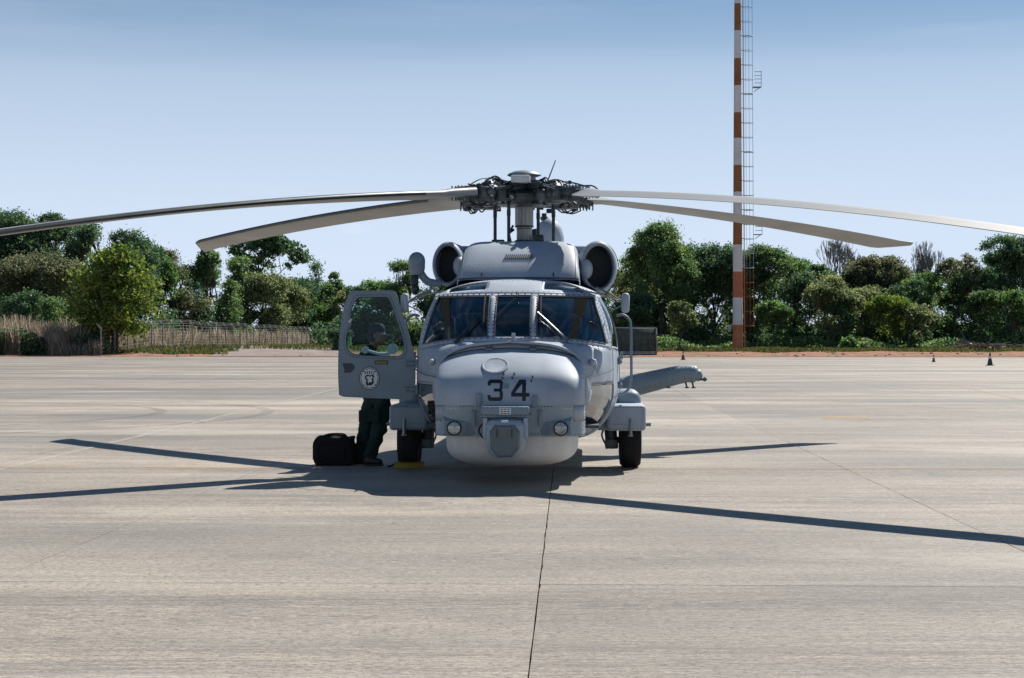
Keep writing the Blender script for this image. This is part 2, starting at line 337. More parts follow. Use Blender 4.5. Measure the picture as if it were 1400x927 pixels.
    bp = n_('ShaderNodeBump'); bp.inputs['Strength'].default_value = .55; bp.inputs['Distance'].default_value = .012
    hh = n_('ShaderNodeMath'); hh.operation = 'ADD'; l_(noise(55, (.6, 1, 1), 4, .7), hh.inputs[0]); l_(noise(9, (.12, 3, 1), 4, .7), hh.inputs[1])
    l_(hh.outputs[0], bp.inputs['Height']); l_(bp.outputs[0], b.inputs['Normal']); return m
JX = -.185; JY = 2.95                                       # a joint passes here (rotated coordinates)
M['slab'] = concrete('concrete_slab', False); M['apron'] = concrete('concrete_apron', True)
M['joint'] = mat('joint_filler', (.15, .135, .12), .9)
def soil(name, c1, c2, c3, sc_=.5):
    m = mat(name, c1, .95, 0, .1, 0, sc_, .6, 3, colour2=c2); return m
M['earth'] = soil('grass_and_soil', (.16, .14, .07), (.085, .11, .045), None, .25)
M['dirt'] = soil('red_dirt', (.40, .215, .15), (.26, .145, .10), None, .8)
M['road'] = soil('dusty_road', (.34, .29, .26), (.26, .21, .19), None, .5)
b = B()
b.grid([[(x, y, -.06) for x in (-3000, -400, 0, 400, 3000)] for y in (-3000, -60, 0, 60, 152)])
b.build('ground', M['earth'], smooth=0)['kind'] = 'structure'
b = B(); xs = [-3000, -1200, -500, -250] + list(np.arange(-150, 151, 2.5)) + [250, 500, 1200, 3000]
ys = list(np.arange(152, 200, 2)) + [205, 212, 220, 240, 270, 310, 400, 700, 1500, 4000]
b.grid([[(x, y, terrain_z(x, y) - (.06 if y < 153 else 0)) for x in xs] for y in ys])
b.build('terrain', M['earth'], smooth=60)['kind'] = 'structure'
def sheet(name, xf, y0, y1, m, dz, step=1.5, nx=60):
    b = B(); yy = np.arange(y0, y1 + .01, step)
    b.grid([[(lerp(*xf(y), i / nx), y, terrain_z(lerp(*xf(y), i / nx), y) + dz) for i in range(nx + 1)] for y in yy])
    o = b.build(name, m, smooth=60); o['kind'] = 'structure'; return o
def wob(x): return .9 * math.sin(x * .21) + .6 * math.sin(x * .53 + 1)
b = B(); nxx = 220; rows = 12
b.grid([[(x, y, terrain_z(x, y) + .015 + .05 * math.sin(x * 1.7 + y) * math.sin(x * .4) * sstep(154, 158, y)) for x in np.linspace(-75, 110, nxx)
        for y in [lerp(150.5, (167 if x < -6 else 170) + wob(x), k / rows)]] for k in range(rows + 1)])
b.build('dirt_verge', M['dirt'], smooth=60)['kind'] = 'structure'
sheet('service_road', lambda y: (lerp(-30, -38, (y - 154) / 150), lerp(-17, -28, (y - 154) / 150)), 154, 304, M['road'], .05, 3, 20)
# apron: a dark bed, a far sheet, and slabs of their own near the camera
b = B(); b.grid([[(x, y, -.03) for x in (-160, -60, 0, 60, 160)] for y in (-120, 30, 46, 100, 151)]); ap = b.build('apron', M['joint'], smooth=0); ap['kind'] = 'structure'
def rot(x, y): return (x * ca - y * sa, x * sa + y * ca)
YS = JY + 7 * 6                                              # slabs up to here
b = B(); b.grid([[(*rot(x, y), 0) for x in (-160, -50, 0, 50, 160)] for y in (YS + .008, 100, 149.5)])
b.grid([[(*rot(x, y), 0) for x in (-150, 0, 150)] for y in (-110, JY - 7.008)]); far = b.build('paving', M['apron'], ap, smooth=0)
for sgn in (-1, 1):
    b = B(); x0 = JX + sgn * 28 + sgn * .008; b.grid([[(*rot(x, y), 0) for x in (x0, x0 + sgn * 110)] for y in (JY - 7, YS)]); b.build('paving', M['apron'], ap, smooth=0)
rng = random.Random(4)
for i in range(-8, 8):
    for j in range(-1, 6):
        g = .0026; bb = B(); x0, x1 = JX + i * 3.5 + g, JX + (i + 1) * 3.5 - g; y0, y1 = JY + 7 * j + .0015, JY + 7 * (j + 1) - .0015
        # ragged, slightly chipped long edges
        n = 36 if -3 <= i <= 3 and j < 3 else 2; c = rot((x0 + x1) / 2, (y0 + y1) / 2)
        Lr = random.Random(i * 31 + j); ed = lambda: (Lr.uniform(0, .003) + (Lr.uniform(.002, .007) if Lr.random() < .10 else 0)) if n > 2 else 0
        left = [(x0 + ed(), lerp(y0, y1, k / n)) for k in range(n + 1)]; right = [(x1 - ed(), lerp(y0, y1, k / n)) for k in range(n + 1)]
        L_ = [rot(*p) for p in left]; R_ = [rot(*p) for p in right]
        bb.grid([[(p[0] - c[0], p[1] - c[1], 0), (q[0] - c[0], q[1] - c[1], 0)] for p, q in zip(L_, R_)])
        bb.grid([[(p[0] - c[0], p[1] - c[1], -.028), (p[0] - c[0], p[1] - c[1], 0)] for p in L_]); bb.grid([[(p[0] - c[0], p[1] - c[1], 0), (p[0] - c[0], p[1] - c[1], -.028)] for p in R_])
        bb.build('slab', M['slab'], ap, smooth=0, loc=(c[0], c[1], rng.uniform(-.0012, .0012)), fix=False)
def line_mat(name, c, amt):                                 # worn road paint: breaks up over the concrete
    m = bpy.data.materials.new(name); m.use_nodes = True; t = m.node_tree; p = t.nodes['Principled BSDF']; p.inputs['Base Color'].default_value = (*c, 1); p.inputs['Roughness'].default_value = .8
    g = t.nodes.new('ShaderNodeNewGeometry'); mp_ = t.nodes.new('ShaderNodeMapping'); mp_.inputs['Scale'].default_value = (.3, 2.5, 1); t.links.new(g.outputs['Position'], mp_.inputs[0])
    n = t.nodes.new('ShaderNodeTexNoise'); n.inputs['Scale'].default_value = 2.2; n.inputs['Detail'].default_value = 9; n.inputs['Roughness'].default_value = .8; t.links.new(mp_.outputs[0], n.inputs[0])
    r = t.nodes.new('ShaderNodeMapRange'); r.inputs[1].default_value = .42; r.inputs[2].default_value = .62; r.inputs[4].default_value = amt; t.links.new(n.outputs[0], r.inputs[0]); t.links.new(r.outputs[0], p.inputs['Alpha']); return m
M['wl'] = line_mat('worn_white_line', (.70, .67, .62), .7); M['yl'] = line_mat('worn_orange_line', (.50, .33, .20), .55); M['yy'] = line_mat('worn_yellow_line', (.58, .44, .20), .8)
def stripe(name, p, q, wd, m):
    p, q = Vector((*p, 0)), Vector((*q, 0)); d = (q - p).normalized(); s = Vector((-d.y, d.x, 0)) * wd / 2
    b = B(); b.add([(v.x, v.y, .0055) for v in (p - s, q - s, q + s, p + s)], [(0, 1, 2, 3)]); o = b.build(name, m, ap, smooth=0); return o
stripe('painted_line', (-6.25, 9), (-5.45, 60), .11, M['wl'])
stripe('painted_line', (-16, 19.2), (16, 18.75), .34, M['yl'])
stripe('painted_line', (-18, 56), (-9, 90), .2, M['wl']); stripe('painted_line', (-30, 30.5), (30, 29.0), .10, M['wl'])
stripe('painted_line', (6.2, 31.5), (7.1, 31.3), .9, M['yy']); stripe('painted_line', (12, 33), (15.5, 56), .12, M['yy'])

M['tm'] = line_mat('tyre_rubber_mark', (.10, .098, .092), .34)
def arc_mark(cx, cy, rad, a0, a1, wd):
    b = B(); b.grid([[(cx + rr_ * math.cos(a), cy + rr_ * math.sin(a), .0045) for a in np.linspace(a0, a1, 40)] for rr_ in (rad - wd / 2, rad + wd / 2)]); b.build('tyre_mark', M['tm'], ap, smooth=0)
arc_mark(-14, 33, 6.5, -1.2, 1.5, .26); arc_mark(-14, 33, 8.8, -1.2, 1.5, .26); arc_mark(9, 62, 22, -2.2, -.6, .3); arc_mark(9, 62, 24.4, -2.2, -.6, .3); arc_mark(-2, 4, 30, .5, 1.25, .22)
# ================================================================ helicopter
HX, HD, YAW = .161, 20.774, R(2.6)
heli = empty('helicopter', (HX, HD, 0), -YAW)
tag(heli, 'grey naval helicopter numbered 34 parked nose-on on the concrete with its left door open', 'helicopter')
def P(name, b, m, parent=None, **k): return b.build(name, m, parent or heli, **k)
# --- belt, windshield, roof and side surfaces
def C0(s): return Vector((1.09 * s, -3.65 + .70 * abs(s) ** 2.2, 1.54 - .10 * abs(s) ** 2.5))
def C1(s): return Vector((.92 * s, -3.05 + .45 * abs(s) ** 2.2, 2.065))
def W(t, x):                                                # windshield surface, x = true lateral position
    xm = lerp(1.09, .92, t); s = max(-1, min(1, x / xm)); p = C0(s).lerp(C1(s), t)
    p.y -= .05 * math.sin(math.pi * t); p.z += .03 * math.sin(math.pi * t); return p
def SP(a, t, sd):                                           # side surface above the belt
    p = Vector((1.09, -2.95, 1.44)).lerp(Vector((1.20, -1.6, 1.40)), a); q = Vector((.92, -2.6, 2.065)).lerp(Vector((.95, -1.6, 2.12)), a)
    r = p.lerp(q, t); r.x += .07 * math.sin(math.pi * t) * sstep(0, .35, a + .1) + .02 * math.sin(math.pi * a); 
    if a < .02: r.y -= .03 * math.sin(math.pi * t)
    r.x *= sd; return r
def RF(bb, s):
    c1 = C1(s); x = lerp(.92, .95, bb) * s; y = lerp(c1.y, -1.6, bb); z = lerp(2.065, 2.12, bb) + .16 * (1 - (1 - bb) ** 4) * (1 - abs(s) ** 3); return Vector((x, y, z))
def patch(fn, a0, a1, b0, b1, na, nb): return [[fn(lerp(a0, a1, i / na), lerp(b0, b1, j / nb)) for j in range(nb + 1)] for i in range(na + 1)]
fr = B()
def wx(t, k):                                               # k: lateral index -> x at height t
    xm = lerp(1.09, .92, t); return {0: .19, 1: .272, 2: xm - .045, 3: xm}[k]
TB, TT = .075, .95
def wstrip(t0, t1, ka, kb, sgn, nt=10, nx=14):
    return [[W(lerp(t0, t1, i / nt), sgn * lerp(wx(lerp(t0, t1, i / nt), ka), wx(lerp(t0, t1, i / nt), kb), j / nx)) for j in range(nx + 1)] for i in range(nt + 1)]
for sgn in (-1, 1):
    fr.grid(wstrip(TB, TT, 0, 1, sgn, 10, 2)); fr.grid(wstrip(TB, TT, 2, 3, sgn, 10, 2))
    for t0, t1 in ((0, TB), (TT, 1)): fr.grid(wstrip(t0, t1, 0, 3, sgn, 1, 18))
for t0, t1 in ((0, TB), (TT, 1)): fr.grid([[W(t, lerp(-.19, .19, j / 6)) for j in range(7)] for t in (t0, t1)])
P('windshield_frame', fr, M['paint'], solid=.03)
rv = B()
def outn(p): return Vector((p.x * .5, -1, .6))
for sgn in (-1, 1):
    for x in (.205, .257): rivets(rv, [W(lerp(TB, TT, i / 12), sgn * x) + Vector((0, -.004, .003)) for i in range(13)], .052, outn, .0085)
    rivets(rv, [W(lerp(TB, TT, i / 12), sgn * (lerp(1.09, .92, lerp(TB, TT, i / 12)) - .02)) + Vector((sgn * .003, -.004, .003)) for i in range(13)], .06, outn, .0075)
for t in (.035, .978): rivets(rv, [W(t, x) + Vector((0, -.003, .004)) for x in np.linspace(-.88, .88, 40)], .075, outn, .009)
for k in (-1, 0, 1):
    if k == 0: g = [[W(lerp(TB, TT, i / 8), lerp(-.19, .19, j / 6)) + Vector((0, .012, -.008)) for j in range(7)] for i in range(9)]
    else: g = [[p + Vector((0, .012, -.008)) for p in row] for row in wstrip(TB, TT, 1, 2, k, 10, 16)]
    o = P('windshield', B().grid(g), M['glass'])
# dark rubber edge round each pane
sl = B()
for sgn in (-1, 1):
    sl.tube([W(lerp(TB, TT, i / 10), sgn * .272) for i in range(11)], .006, 5); sl.tube([W(lerp(TB, TT, i / 10), sgn * .19) for i in range(11)], .006, 5)
    for t in (TB, TT): sl.tube([W(t, sgn * x) for x in np.linspace(.272, wx(t, 2), 14)], .006, 5)
    sl.tube([W(lerp(TB, TT, i / 10), sgn * wx(lerp(TB, TT, i / 10), 2)) for i in range(11)], .007, 5)
for t in (TB, TT): sl.tube([W(t, x) for x in (-.19, -.1, 0, .1, .19)], .006, 5)
P('windshield_seal', sl, M['seal'])
# roof with eyebrow windows
rb0, rb1, rs0, rs1 = .09, .40, .36, .84
def roofg(b0, b1, s0, s1, nb, ns, sk=None): return patch(RF, b0, b1, s0, s1, nb, ns)
rf = B(); sv = [-1, -rs1, -rs0, rs0, rs1, 1]; bv = [0, rb0, rb1, 1]
for i in range(3):
    for j in range(5):
        if i == 1 and j in (1, 3): continue
        rf.grid(roofg(bv[i], bv[i + 1], sv[j], sv[j + 1], [2, 6, 8][i], [3, 8, 14, 8, 3][j]))
P('cockpit_roof', rf, M['paint'], solid=.03)
for sgn in (-1, 1): P('eyebrow_window', B().grid([[p + Vector((0, 0, -.006)) for p in r] for r in roofg(rb0, rb1, sgn * rs0, sgn * rs1, 6, 8)]), M['eyebrow'])
for bb_ in (.05, .45): rivets(rv, [RF(bb_, s) + Vector((0, 0, .002)) for s in np.linspace(-.95, .95, 40)], .06, (0, -.5, 1), .0075)
for sgn in (-1, 1):
    rivets(rv, [RF(b_, sgn * (rs0 - .03)) + Vector((0, 0, .002)) for b_ in np.linspace(rb0, rb1, 8)], .05, (0, -.5, 1), .0075)
    rivets(rv, [RF(b_, sgn * (rs1 + .04)) + Vector((0, 0, .002)) for b_ in np.linspace(rb0, rb1, 8)], .05, (0, -.5, 1), .0075)
# side windows (the left door is open, so only its surround stands there)
for sd in (-1, 1):
    s_ = B(); av = [0, .07, .86, 1]; tv = [0, .06, .92, 1]
    for i in range(3):
        for j in range(3):
            if i == 1 and (j == 1 or (sd < 0 and j == 0)): continue
            s_.grid([[SP(lerp(av[i], av[i + 1], p / [2, 12, 3][i]), lerp(tv[j], tv[j + 1], q / [2, 10, 2][j]), sd) for q in range([2, 10, 2][j] + 1)] for p in range([2, 12, 3][i] + 1)])
    P('door_frame', s_, M['paint'], solid=.03)
    if sd > 0:
        P('side_window', B().grid([[SP(lerp(.07, .86, p / 12), lerp(.06, .92, q / 10), sd) + Vector((-.008, 0, 0)) for q in range(11)] for p in range(13)]), M['glass'])
        rivets(rv, [SP(.035, t, 1) + Vector((.003, -.003, 0)) for t in np.linspace(.05, .95, 20)], .055, (1, -1, .3), .0075)
        rivets(rv, [SP(a, .03, 1) + Vector((.003, 0, 0)) for a in np.linspace(.05, .95, 20)], .06, (1, -.2, .2), .0075)
# lower shell
def belt(Y):
    if Y < -2.95: s = max(0, (Y + 3.65) / .70) ** (1 / 2.2); return 1.09 * s, 1.54 - .10 * s ** 2.5
    a = (Y + 2.95) / 1.35; p = SP(min(1, a), 0, 1); return p.x, p.z
def halfw(Y): return [float(v) for v in [np.interp(Y, [-3.85, -3.65, -3.3, -2.95, -2.3, -1.6], [.77, .83, .985, 1.10, 1.18, 1.215])]][0]
def section(Y, n=6):
    xb, zb = belt(max(Y, -3.65)); wd = max(halfw(Y), xb); lowz = lerp(.56, .37, sstep(-3.75, -2.5, Y)); k = lambda z: lerp(lowz, 1.05, (z - .37) / .68)
    pts = [(xb, zb), (lerp(xb, wd, .62), zb - .055), (lerp(xb, wd, .95), zb - .20), (wd, 1.08), (wd * .995, k(.90)), (wd * .935, k(.70)), (wd * .82, k(.52)), (wd * .69, k(.43)), (wd * .4, k(.38)), (0, lowz)]
    return [Vector((p[0], Y, p[1])) for p in catmull([(x, z, 0) for x, z in pts], n)]
Ys = [-3.78, -3.65, -3.62, -3.56] + list(np.arange(-3.5, -2.86, .08)) + [-2.84, -2.8] + list(np.arange(-2.7, -1.75, .12)) + [-1.72, -1.6]
secs = [section(Y) for Y in Ys]; ns = len(secs[0]); chin = lambda i, j: -3.60 < Ys[i] < -2.86 and 19 <= j < 36
for sd in (-1, 1):
    g = [[Vector((p.x * sd, p.y, p.z)) for p in r] for r in secs]
    P('cockpit_shell', B().grid(g, lambda i, j: chin(i, j) or (sd < 0 and -2.82 < Ys[i] < -1.75 and j < 26)), M['paint'], solid=.025)
    P('chin_window', B().grid([[Vector((p.x * .994, p.y, p.z)) for p in r] for r in g], lambda i, j: not chin(i, j)), M['chin'])
    P('chin_reflection', B().grid([[Vector((p.x * .93, p.y, p.z)) for p in r] for r in g], lambda i, j: not (-3.7 < Ys[i] < -2.7 and 16 <= j < 40)), M['ground_reflection'])  # added panel; its beige imitates the ground's reflection in the glass
    ii = [i for i in range(len(Ys)) if -3.62 < Ys[i] < -2.84]
    for j in (18, 37): rivets(rv, [g[i][j] + Vector((sd * .004, -.002, 0)) for i in ii], .05, (sd, -.6, .1 if j == 18 else -.5), .0075)
    i = ii[-1] + 1; rivets(rv, [g[i][j] + Vector((sd * .004, 0, 0)) for j in range(17, 40)], .05, (sd, -.4, -.1), .0075)
    rivets(rv, [g[i][1] + Vector((sd * .004, 0, .003)) for i in range(5, len(Ys) - 1)], .06, (sd, -.4, 1), .0075)
# seam tubes framing the chin windows
for sd in (-1, 1):
    sm = B()
    ii = [i for i in range(len(Ys)) if -3.60 < Ys[i] < -2.86 or abs(Ys[i] + 2.84) < .01]
    for j in (19, 36): sm.tube([(secs[i][j].x * sd * 1.002, secs[i][j].y, secs[i][j].z) for i in ii], .006, 5)
    sm.tube([(secs[ii[-1]][j].x * sd * 1.002, secs[ii[-1]][j].y, secs[ii[-1]][j].z) for j in range(19, 37)], .006, 5)
    P('chin_window_seal', sm, M['seal'])
# cabin and tail boom
def cabsec(Y):
    f = sstep(2.0, 4.2, Y); hw = lerp(1, .36, f); pr = [(0, 2.28), (.5, 2.27), (.8, 2.22), (.95, 2.12), (1.12, 1.8), (1.20, 1.52), (1.215, 1.3), (1.21, 1.0), (1.13, .72), (1.0, .51), (.84, .42), (.5, .38), (0, .37)]
    h = [p for p in catmull([(x, z, 0) for x, z in pr], 4)]
    f2 = sstep(4, 9, Y)
    out = [(p[0] * hw * lerp(1, .8, f2), Y, lerp(p[1], 1.2 + (p[1] - .37) * .52, f)) for p in h]; return out + [(-x, y, z) for x, y, z in out[-2:0:-1]]
cb = B(); cs = [cabsec(Y) for Y in [-1.6, -1.0, 0, 1, 2, 2.4, 2.8, 3.2, 3.6, 4.0, 4.4, 5.2, 6.2]]; n = len(cs[0])
cb.add([p for s in cs for p in s], [(i * n + k, i * n + (k + 1) % n, (i + 1) * n + (k + 1) % n, (i + 1) * n + k) for i in range(len(cs) - 1) for k in range(n)] + [tuple((len(cs) - 1) * n + k for k in range(n))])
P('fuselage', cb, M['paint'], smooth=40)
# cockpit bulkhead and floor
bh = B(); bs = [(p[0] * .97, p[2]) for p in cabsec(-1.6)]; bs = [(x, 1.33 + (z - 1.33) * .97) for x, z in bs]; bh.plate(bs, -1.55, .02); P('bulkhead', bh, M['interior'], smooth=0)
fl = B(); fl.box((0, -2.6, .60), (1.9, 1.9, .03)); P('cockpit_floor', fl, M['interior'], smooth=0)
ip = B(); ip.box((0, -3.12, 1.36), (1.55, .32, .22), bev=.05); ip.box((0, -3.28, 1.475), (1.5, .42, .03), bev=.012); ip.box((0, -2.6, 1.0), (.36, .9, .42), bev=.03); ip.box((0, -2.45, 2.10), (.42, .5, .10), bev=.02)
P('instrument_panel', ip, M['interior'], smooth=30)
for sx_ in (-.55, .55):
    st = B(); st.box((sx_, -2.05, .98), (.48, .5, .14), bev=.05); st.box((sx_, -1.80, 1.34), (.46, .12, .72), Matrix.Rotation(R(-8), 3, 'X'), .05)
    so = P('pilot_seat', st, M['seat']); hr = B(); hr.box((sx_, -1.78, 1.80), (.27, .10, .20), bev=.045); hr.build('headrest', M['seat'], so)
    sh = B()
    for q in (-.27, .27): sh.box((sx_ + q, -1.90, 1.36), (.035, .26, .66), Matrix.Rotation(R(-8), 3, 'X'), .015)
    sh.tube([(sx_ - .2, -1.95, 1.62), (sx_ - .2, -1.98, 1.80), (sx_ - .1, -1.98, 1.86), (sx_ + .1, -1.98, 1.86), (sx_ + .2, -1.98, 1.80), (sx_ + .2, -1.95, 1.62)], .014, 6)
    sh.build('seat_frame', M['seatframe'], so)
# --- nose
NP = [(-3.66, 1.470), (-3.75, 1.446), (-3.95, 1.388), (-4.16, 1.305), (-4.33, 1.20), (-4.42, 1.08), (-4.455, .97), (-4.45, .865)]
npf = [(p[0], p[1]) for p in catmull([(y, z, 0) for y, z in NP], 5)]
def nose_pt(y, z, phi, back=-3.42, hwid=.795, e=8.0):
    c = max(0, math.cos(phi)); s = math.sin(phi); cx = abs(s) ** (2 / e) * (1 if s >= 0 else -1); dy = (1 - c ** (2 / e)) * (back - y)
    top = sstep(.95, 1.45, z); return Vector((hwid * cx, y + dy, z - (.13 * top) * (abs(cx) ** 2.6) - .05 * top * (1 - c ** (2 / e))))
phis = [R(-90 + 180 * i / 72) for i in range(73)]
phis = [math.copysign(abs(p / R(90)) ** 1.0 * R(90), p) for p in phis]
nd = B(); nd.grid([[nose_pt(y, z, p) for p in phis] for y, z in npf]); P('nose_door', nd, M['paint'], smooth=50)
cwl = []
for k, ph in enumerate(phis[4:69]):
    a = nose_pt(-3.71, 1.462, ph); s = a.x / .795 * .74; c = C0(s) + Vector((0, .01, -.004)); cwl.append([a + Vector((0, 0, -.002)), a.lerp(c, .3) + Vector((0, 0, .006)), a.lerp(c, .65) + Vector((0, 0, .010)), c])
P('nose_cowl', B().grid(cwl), M['paint'], solid=.02, smooth=60)
def nose_front(x, z):                                       # y of the nose skin at lateral x, height z
    zs = [q[1] for q in npf][::-1]; yc = [q[0] for q in npf][::-1]; s = min(.999, abs(x) / .795) ** 4.0; phi = math.asin(s); zz = z + .13 * sstep(.95, 1.45, z) * (abs(x) / .795) ** 2.6
    y = float(np.interp(zz, zs, yc)); return nose_pt(y, z, phi).y
# hinge seam and hinges
hs = B(); hs.tube([nose_pt(-3.72, 1.456, p) + Vector((0, -.003, .002)) for p in phis[6:67]], .0045, 5); P('nose_seam', hs, M['seal'])
for x in (-.235, .235):
    h = B(); h.box((x, -3.76, 1.452), (.07, .10, .02), Matrix.Rotation(R(14), 3, 'X'), .006); h.tube([(x - .035, -3.72, 1.468), (x + .035, -3.72, 1.468)], .009, 6); o = P('hinge', h, M['paint_mid'])
    q = B(); 
    for a in (-.022, .022):
        for c in (-.035, .02): q.lathe([(.009, 0), (.009, .008), (.004, .011)], (x + a, -3.765 + c, 1.462 + c * -.2), n=6)
    q.build('hinge_bolt', M['seal'], o, kind='stuff')
# oval access plate
ov = B(); oc = (-.145, 1.275)
for rr, hgt in ((.145, .006),):
    vs = []
    for k in range(40):
        a = 2 * math.pi * k / 40
        for f, off in ((1.0, .002), (.96, .010), (.86, .010), (.82, .005)):
            x = oc[0] + rr * f * math.cos(a); z = oc[1] + rr * .56 * f * math.sin(a); vs.append((x, nose_front(x, z) - off, z + off * .7))
    ov.add(vs, [(k * 4 + i, ((k + 1) % 40) * 4 + i, ((k + 1) % 40) * 4 + i + 1, k * 4 + i + 1) for k in range(40) for i in range(3)] + [tuple(k * 4 + 3 for k in range(40))])
P('access_plate', ov, M['paint'])
rivets(rv, [(oc[0] + .112 * math.cos(a), nose_front(oc[0] + .112 * math.cos(a), oc[1] + .063 * math.sin(a)) - .009, oc[1] + .063 * math.sin(a) + .006) for a in np.linspace(0, 6.283, 30)], .035, (0, -1, 1), .004)
# painted number: flat strokes laid on the skin
def decal(polys, x0, z0, wd, ht, off=.003, sub=5):
    b = B()
    for q in polys:
        q = [Vector((p[0], p[1], 0)) for p in q]
        g = []
        for i in range(sub + 1):
            a = q[0].lerp(q[3], i / sub); c = q[1].lerp(q[2], i / sub); g.append([])
            for j in range(sub + 1): p = a.lerp(c, j / sub); x = x0 + p.x * wd; z = z0 + p.y * ht; g[-1].append((x, nose_front(x, z) - off, z + off * .4))
        b.grid(g)
    return b
T = .2; V_ = .17
three = [[(.12, 1), (.88, 1), (.78, 1 - V_), (.22, 1 - V_)], [(.88, 1), (1, .88), (.8, .80), (.78, 1 - V_)], [(1, .88), (1, .60), (.8, .62), (.8, .80)], [(1, .60), (.92, .51), (.74, .57), (.8, .62)], [(.92, .51), (.74, .45), (.42, .43), (.42, .58)], [(.74, .57), (.92, .51), (.42, .43), (.42, .585)],
         [(.92, .51), (1, .42), (.8, .38), (.74, .45)], [(1, .42), (1, .12), (.8, .20), (.8, .38)], [(1, .12), (.88, 0), (.78, V_), (.8, .20)], [(.88, 0), (.12, 0), (.22, V_), (.78, V_)], [(.12, 0), (0, .12), (.2, .20), (.22, V_)], [(0, .12), (0, .28), (.2, .28), (.2, .20)], [(0, .88), (.12, 1), (.22, 1 - V_), (.2, .80)], [(0, .72), (0, .88), (.2, .80), (.2, .72)]]
four = [[(.60, 1), (.80, 1), (.80, 0), (.60, 0)], [(.44, 1), (.60, 1), (.60, .80), (.60, .80)], [(.44, 1), (.60, .83), (.20, .38), (0, .38)], [(0, .38), (.60, .38), (.60, .20), (0, .20)], [(.80, .38), (1, .38), (1, .20), (.80, .20)]]
P('number', decal(three, -.212, .912, .158, .22), M['number'], fix=False); P('number', decal(four, .032, .912, .190, .22), M['number'], fix=False)
for nx_, nz_, sx_ in ((-.06, 1.04, .06),): P('data_plate', decal([[(0, 0), (1, 0), (1, 1), (0, 1)]], nx_, nz_, sx_, .05, .005), M['paint_mid'], fix=False)
# latches on the nose face
for x, z, h in ((-.30, .93, .12), (.275, .91, .13)):
    l = B(); y = nose_front(x, z); l.box((x, y - .02, z), (.055, .05, h), bev=.012); l.box((x, y - .045, z - h * .2), (.03, .02, h * .5), bev=.006); P('latch', l, M['paint_mid'])
for x, z in ((-.06, 1.15), (.04, 1.15), (-.05, 1.19), (.06, 1.19), (.24, 1.12), (.25, 1.16)):
    l = B(); y = nose_front(x, z); l.box((x, y - .006, z), (.016, .014, .03), bev=.003); P('bracket', l, M['seal'])
# lower avionics box with the landing lights
def low_pt(z, phi):
    y = lerp(-4.43, -4.30, sstep(.87, .53, z) if False else (.87 - z) / .34); return nose_pt(y, z, phi, -3.5, .80, 6)
lb = B(); zs_ = [.872, .868, .80, .74, .68, .62, .56, .535]; lb.grid([[low_pt(z, p) + Vector((0, (.03 if z > .871 else 0), 0)) for p in phis] for z in zs_]); q = [low_pt(.535, p) for p in phis]; lb.grid([q, [Vector((p.x * .95, min(-3.5, p.y + .5), .54)) for p in q]])
P('equipment_bay', lb, M['bay'], smooth=40)
gp = B(); gp.grid([[low_pt(z, p) + Vector((0, -.004, 0)) for p in phis[6:22]] for z in (.862, .70)]); P('bay_panel', gp, M['paint'], solid=.003)
gp = B(); gp.grid([[low_pt(z, p) + Vector((0, -.004, 0)) for p in phis[51:67]] for z in (.862, .70)]); P('bay_panel', gp, M['paint'], solid=.003)
def lowy(x, z): s = min(.999, abs(x) / .80) ** 3; return low_pt(z, math.asin(s)).y
for x in (-.565, .545):
    y = lowy(x, .61); 
    hb = B(); sg = 1 if x > 0 else -1
    hb.add([(x - sg * .30, y - .01, .72), (x + sg * .12, y - .012, .745), (x + sg * .14, y - .012, .55), (x - sg * .18, y - .01, .545), (x - sg * .12, y - .055, .68), (x + sg * .10, y - .07, .70), (x + sg * .11, y - .07, .56), (x - sg * .10, y - .055, .555)],
           [(4, 5, 6, 7), (0, 1, 5, 4), (1, 2, 6, 5), (2, 3, 7, 6), (3, 0, 4, 7)]); o = P('light_housing', hb, M['paint_mid'], smooth=0)
    ln = B(); ln.lathe([(.062, -.018), (.075, -.03), (.078, -.01), (.078, .0)], (x, y - .065, .625), 'Y', 28); l = P('landing_light', ln, M['dark'])
    q = B(); q.lathe([(.001, -.004), (.03, -.007), (.055, -.018), (.063, -.026)], (x, y - .062, .625), 'Y', 24); q.build('reflector', M['chrome'], l)
    q = B(); q.ball((x + .01, y - .082, .63), (.018, .012, .018), 8); q.build('bulb', M['steel'], l)
    q = B(); q.lathe([(.064, 0), (.04, -.010), (.001, -.014)], (x, y - .09, .625), 'Y', 24); q.build('lens', M['lens'], l)
for x in (-.57, .60):
    l = B(); y = lowy(x, .83); 
    for k in range(7): l.box((x - .06 + k * .02 + .004 * (k % 2), y - .008, .832), (.012, .003, .014 if k % 3 else .010))
    P('stencil_text', l, M['white'], smooth=0)
for z in (.862, .70, .548): rivets(rv, [low_pt(z, p) + Vector((0, -.006, 0)) for p in phis[2:24]], .05, (0, -1, 0), .006); rivets(rv, [low_pt(z, p) + Vector((0, -.006, 0)) for p in phis[49:71]], .05, (0, -1, 0), .006)
for sd in (-1, 1):
    rivets(rv, [(sd * .80, nose_pt(-4.3, 1.1, R(90)).y - .03 * 0 + .0, z) for z in (1.3, .60)], .035, (sd, -.3, 0), .007)
    rivets(rv, [(sd * .785, lowy(.785, .7) - .006, z) for z in (.60, 1.25)], .042, (sd * .5, -1, 0), .0065)
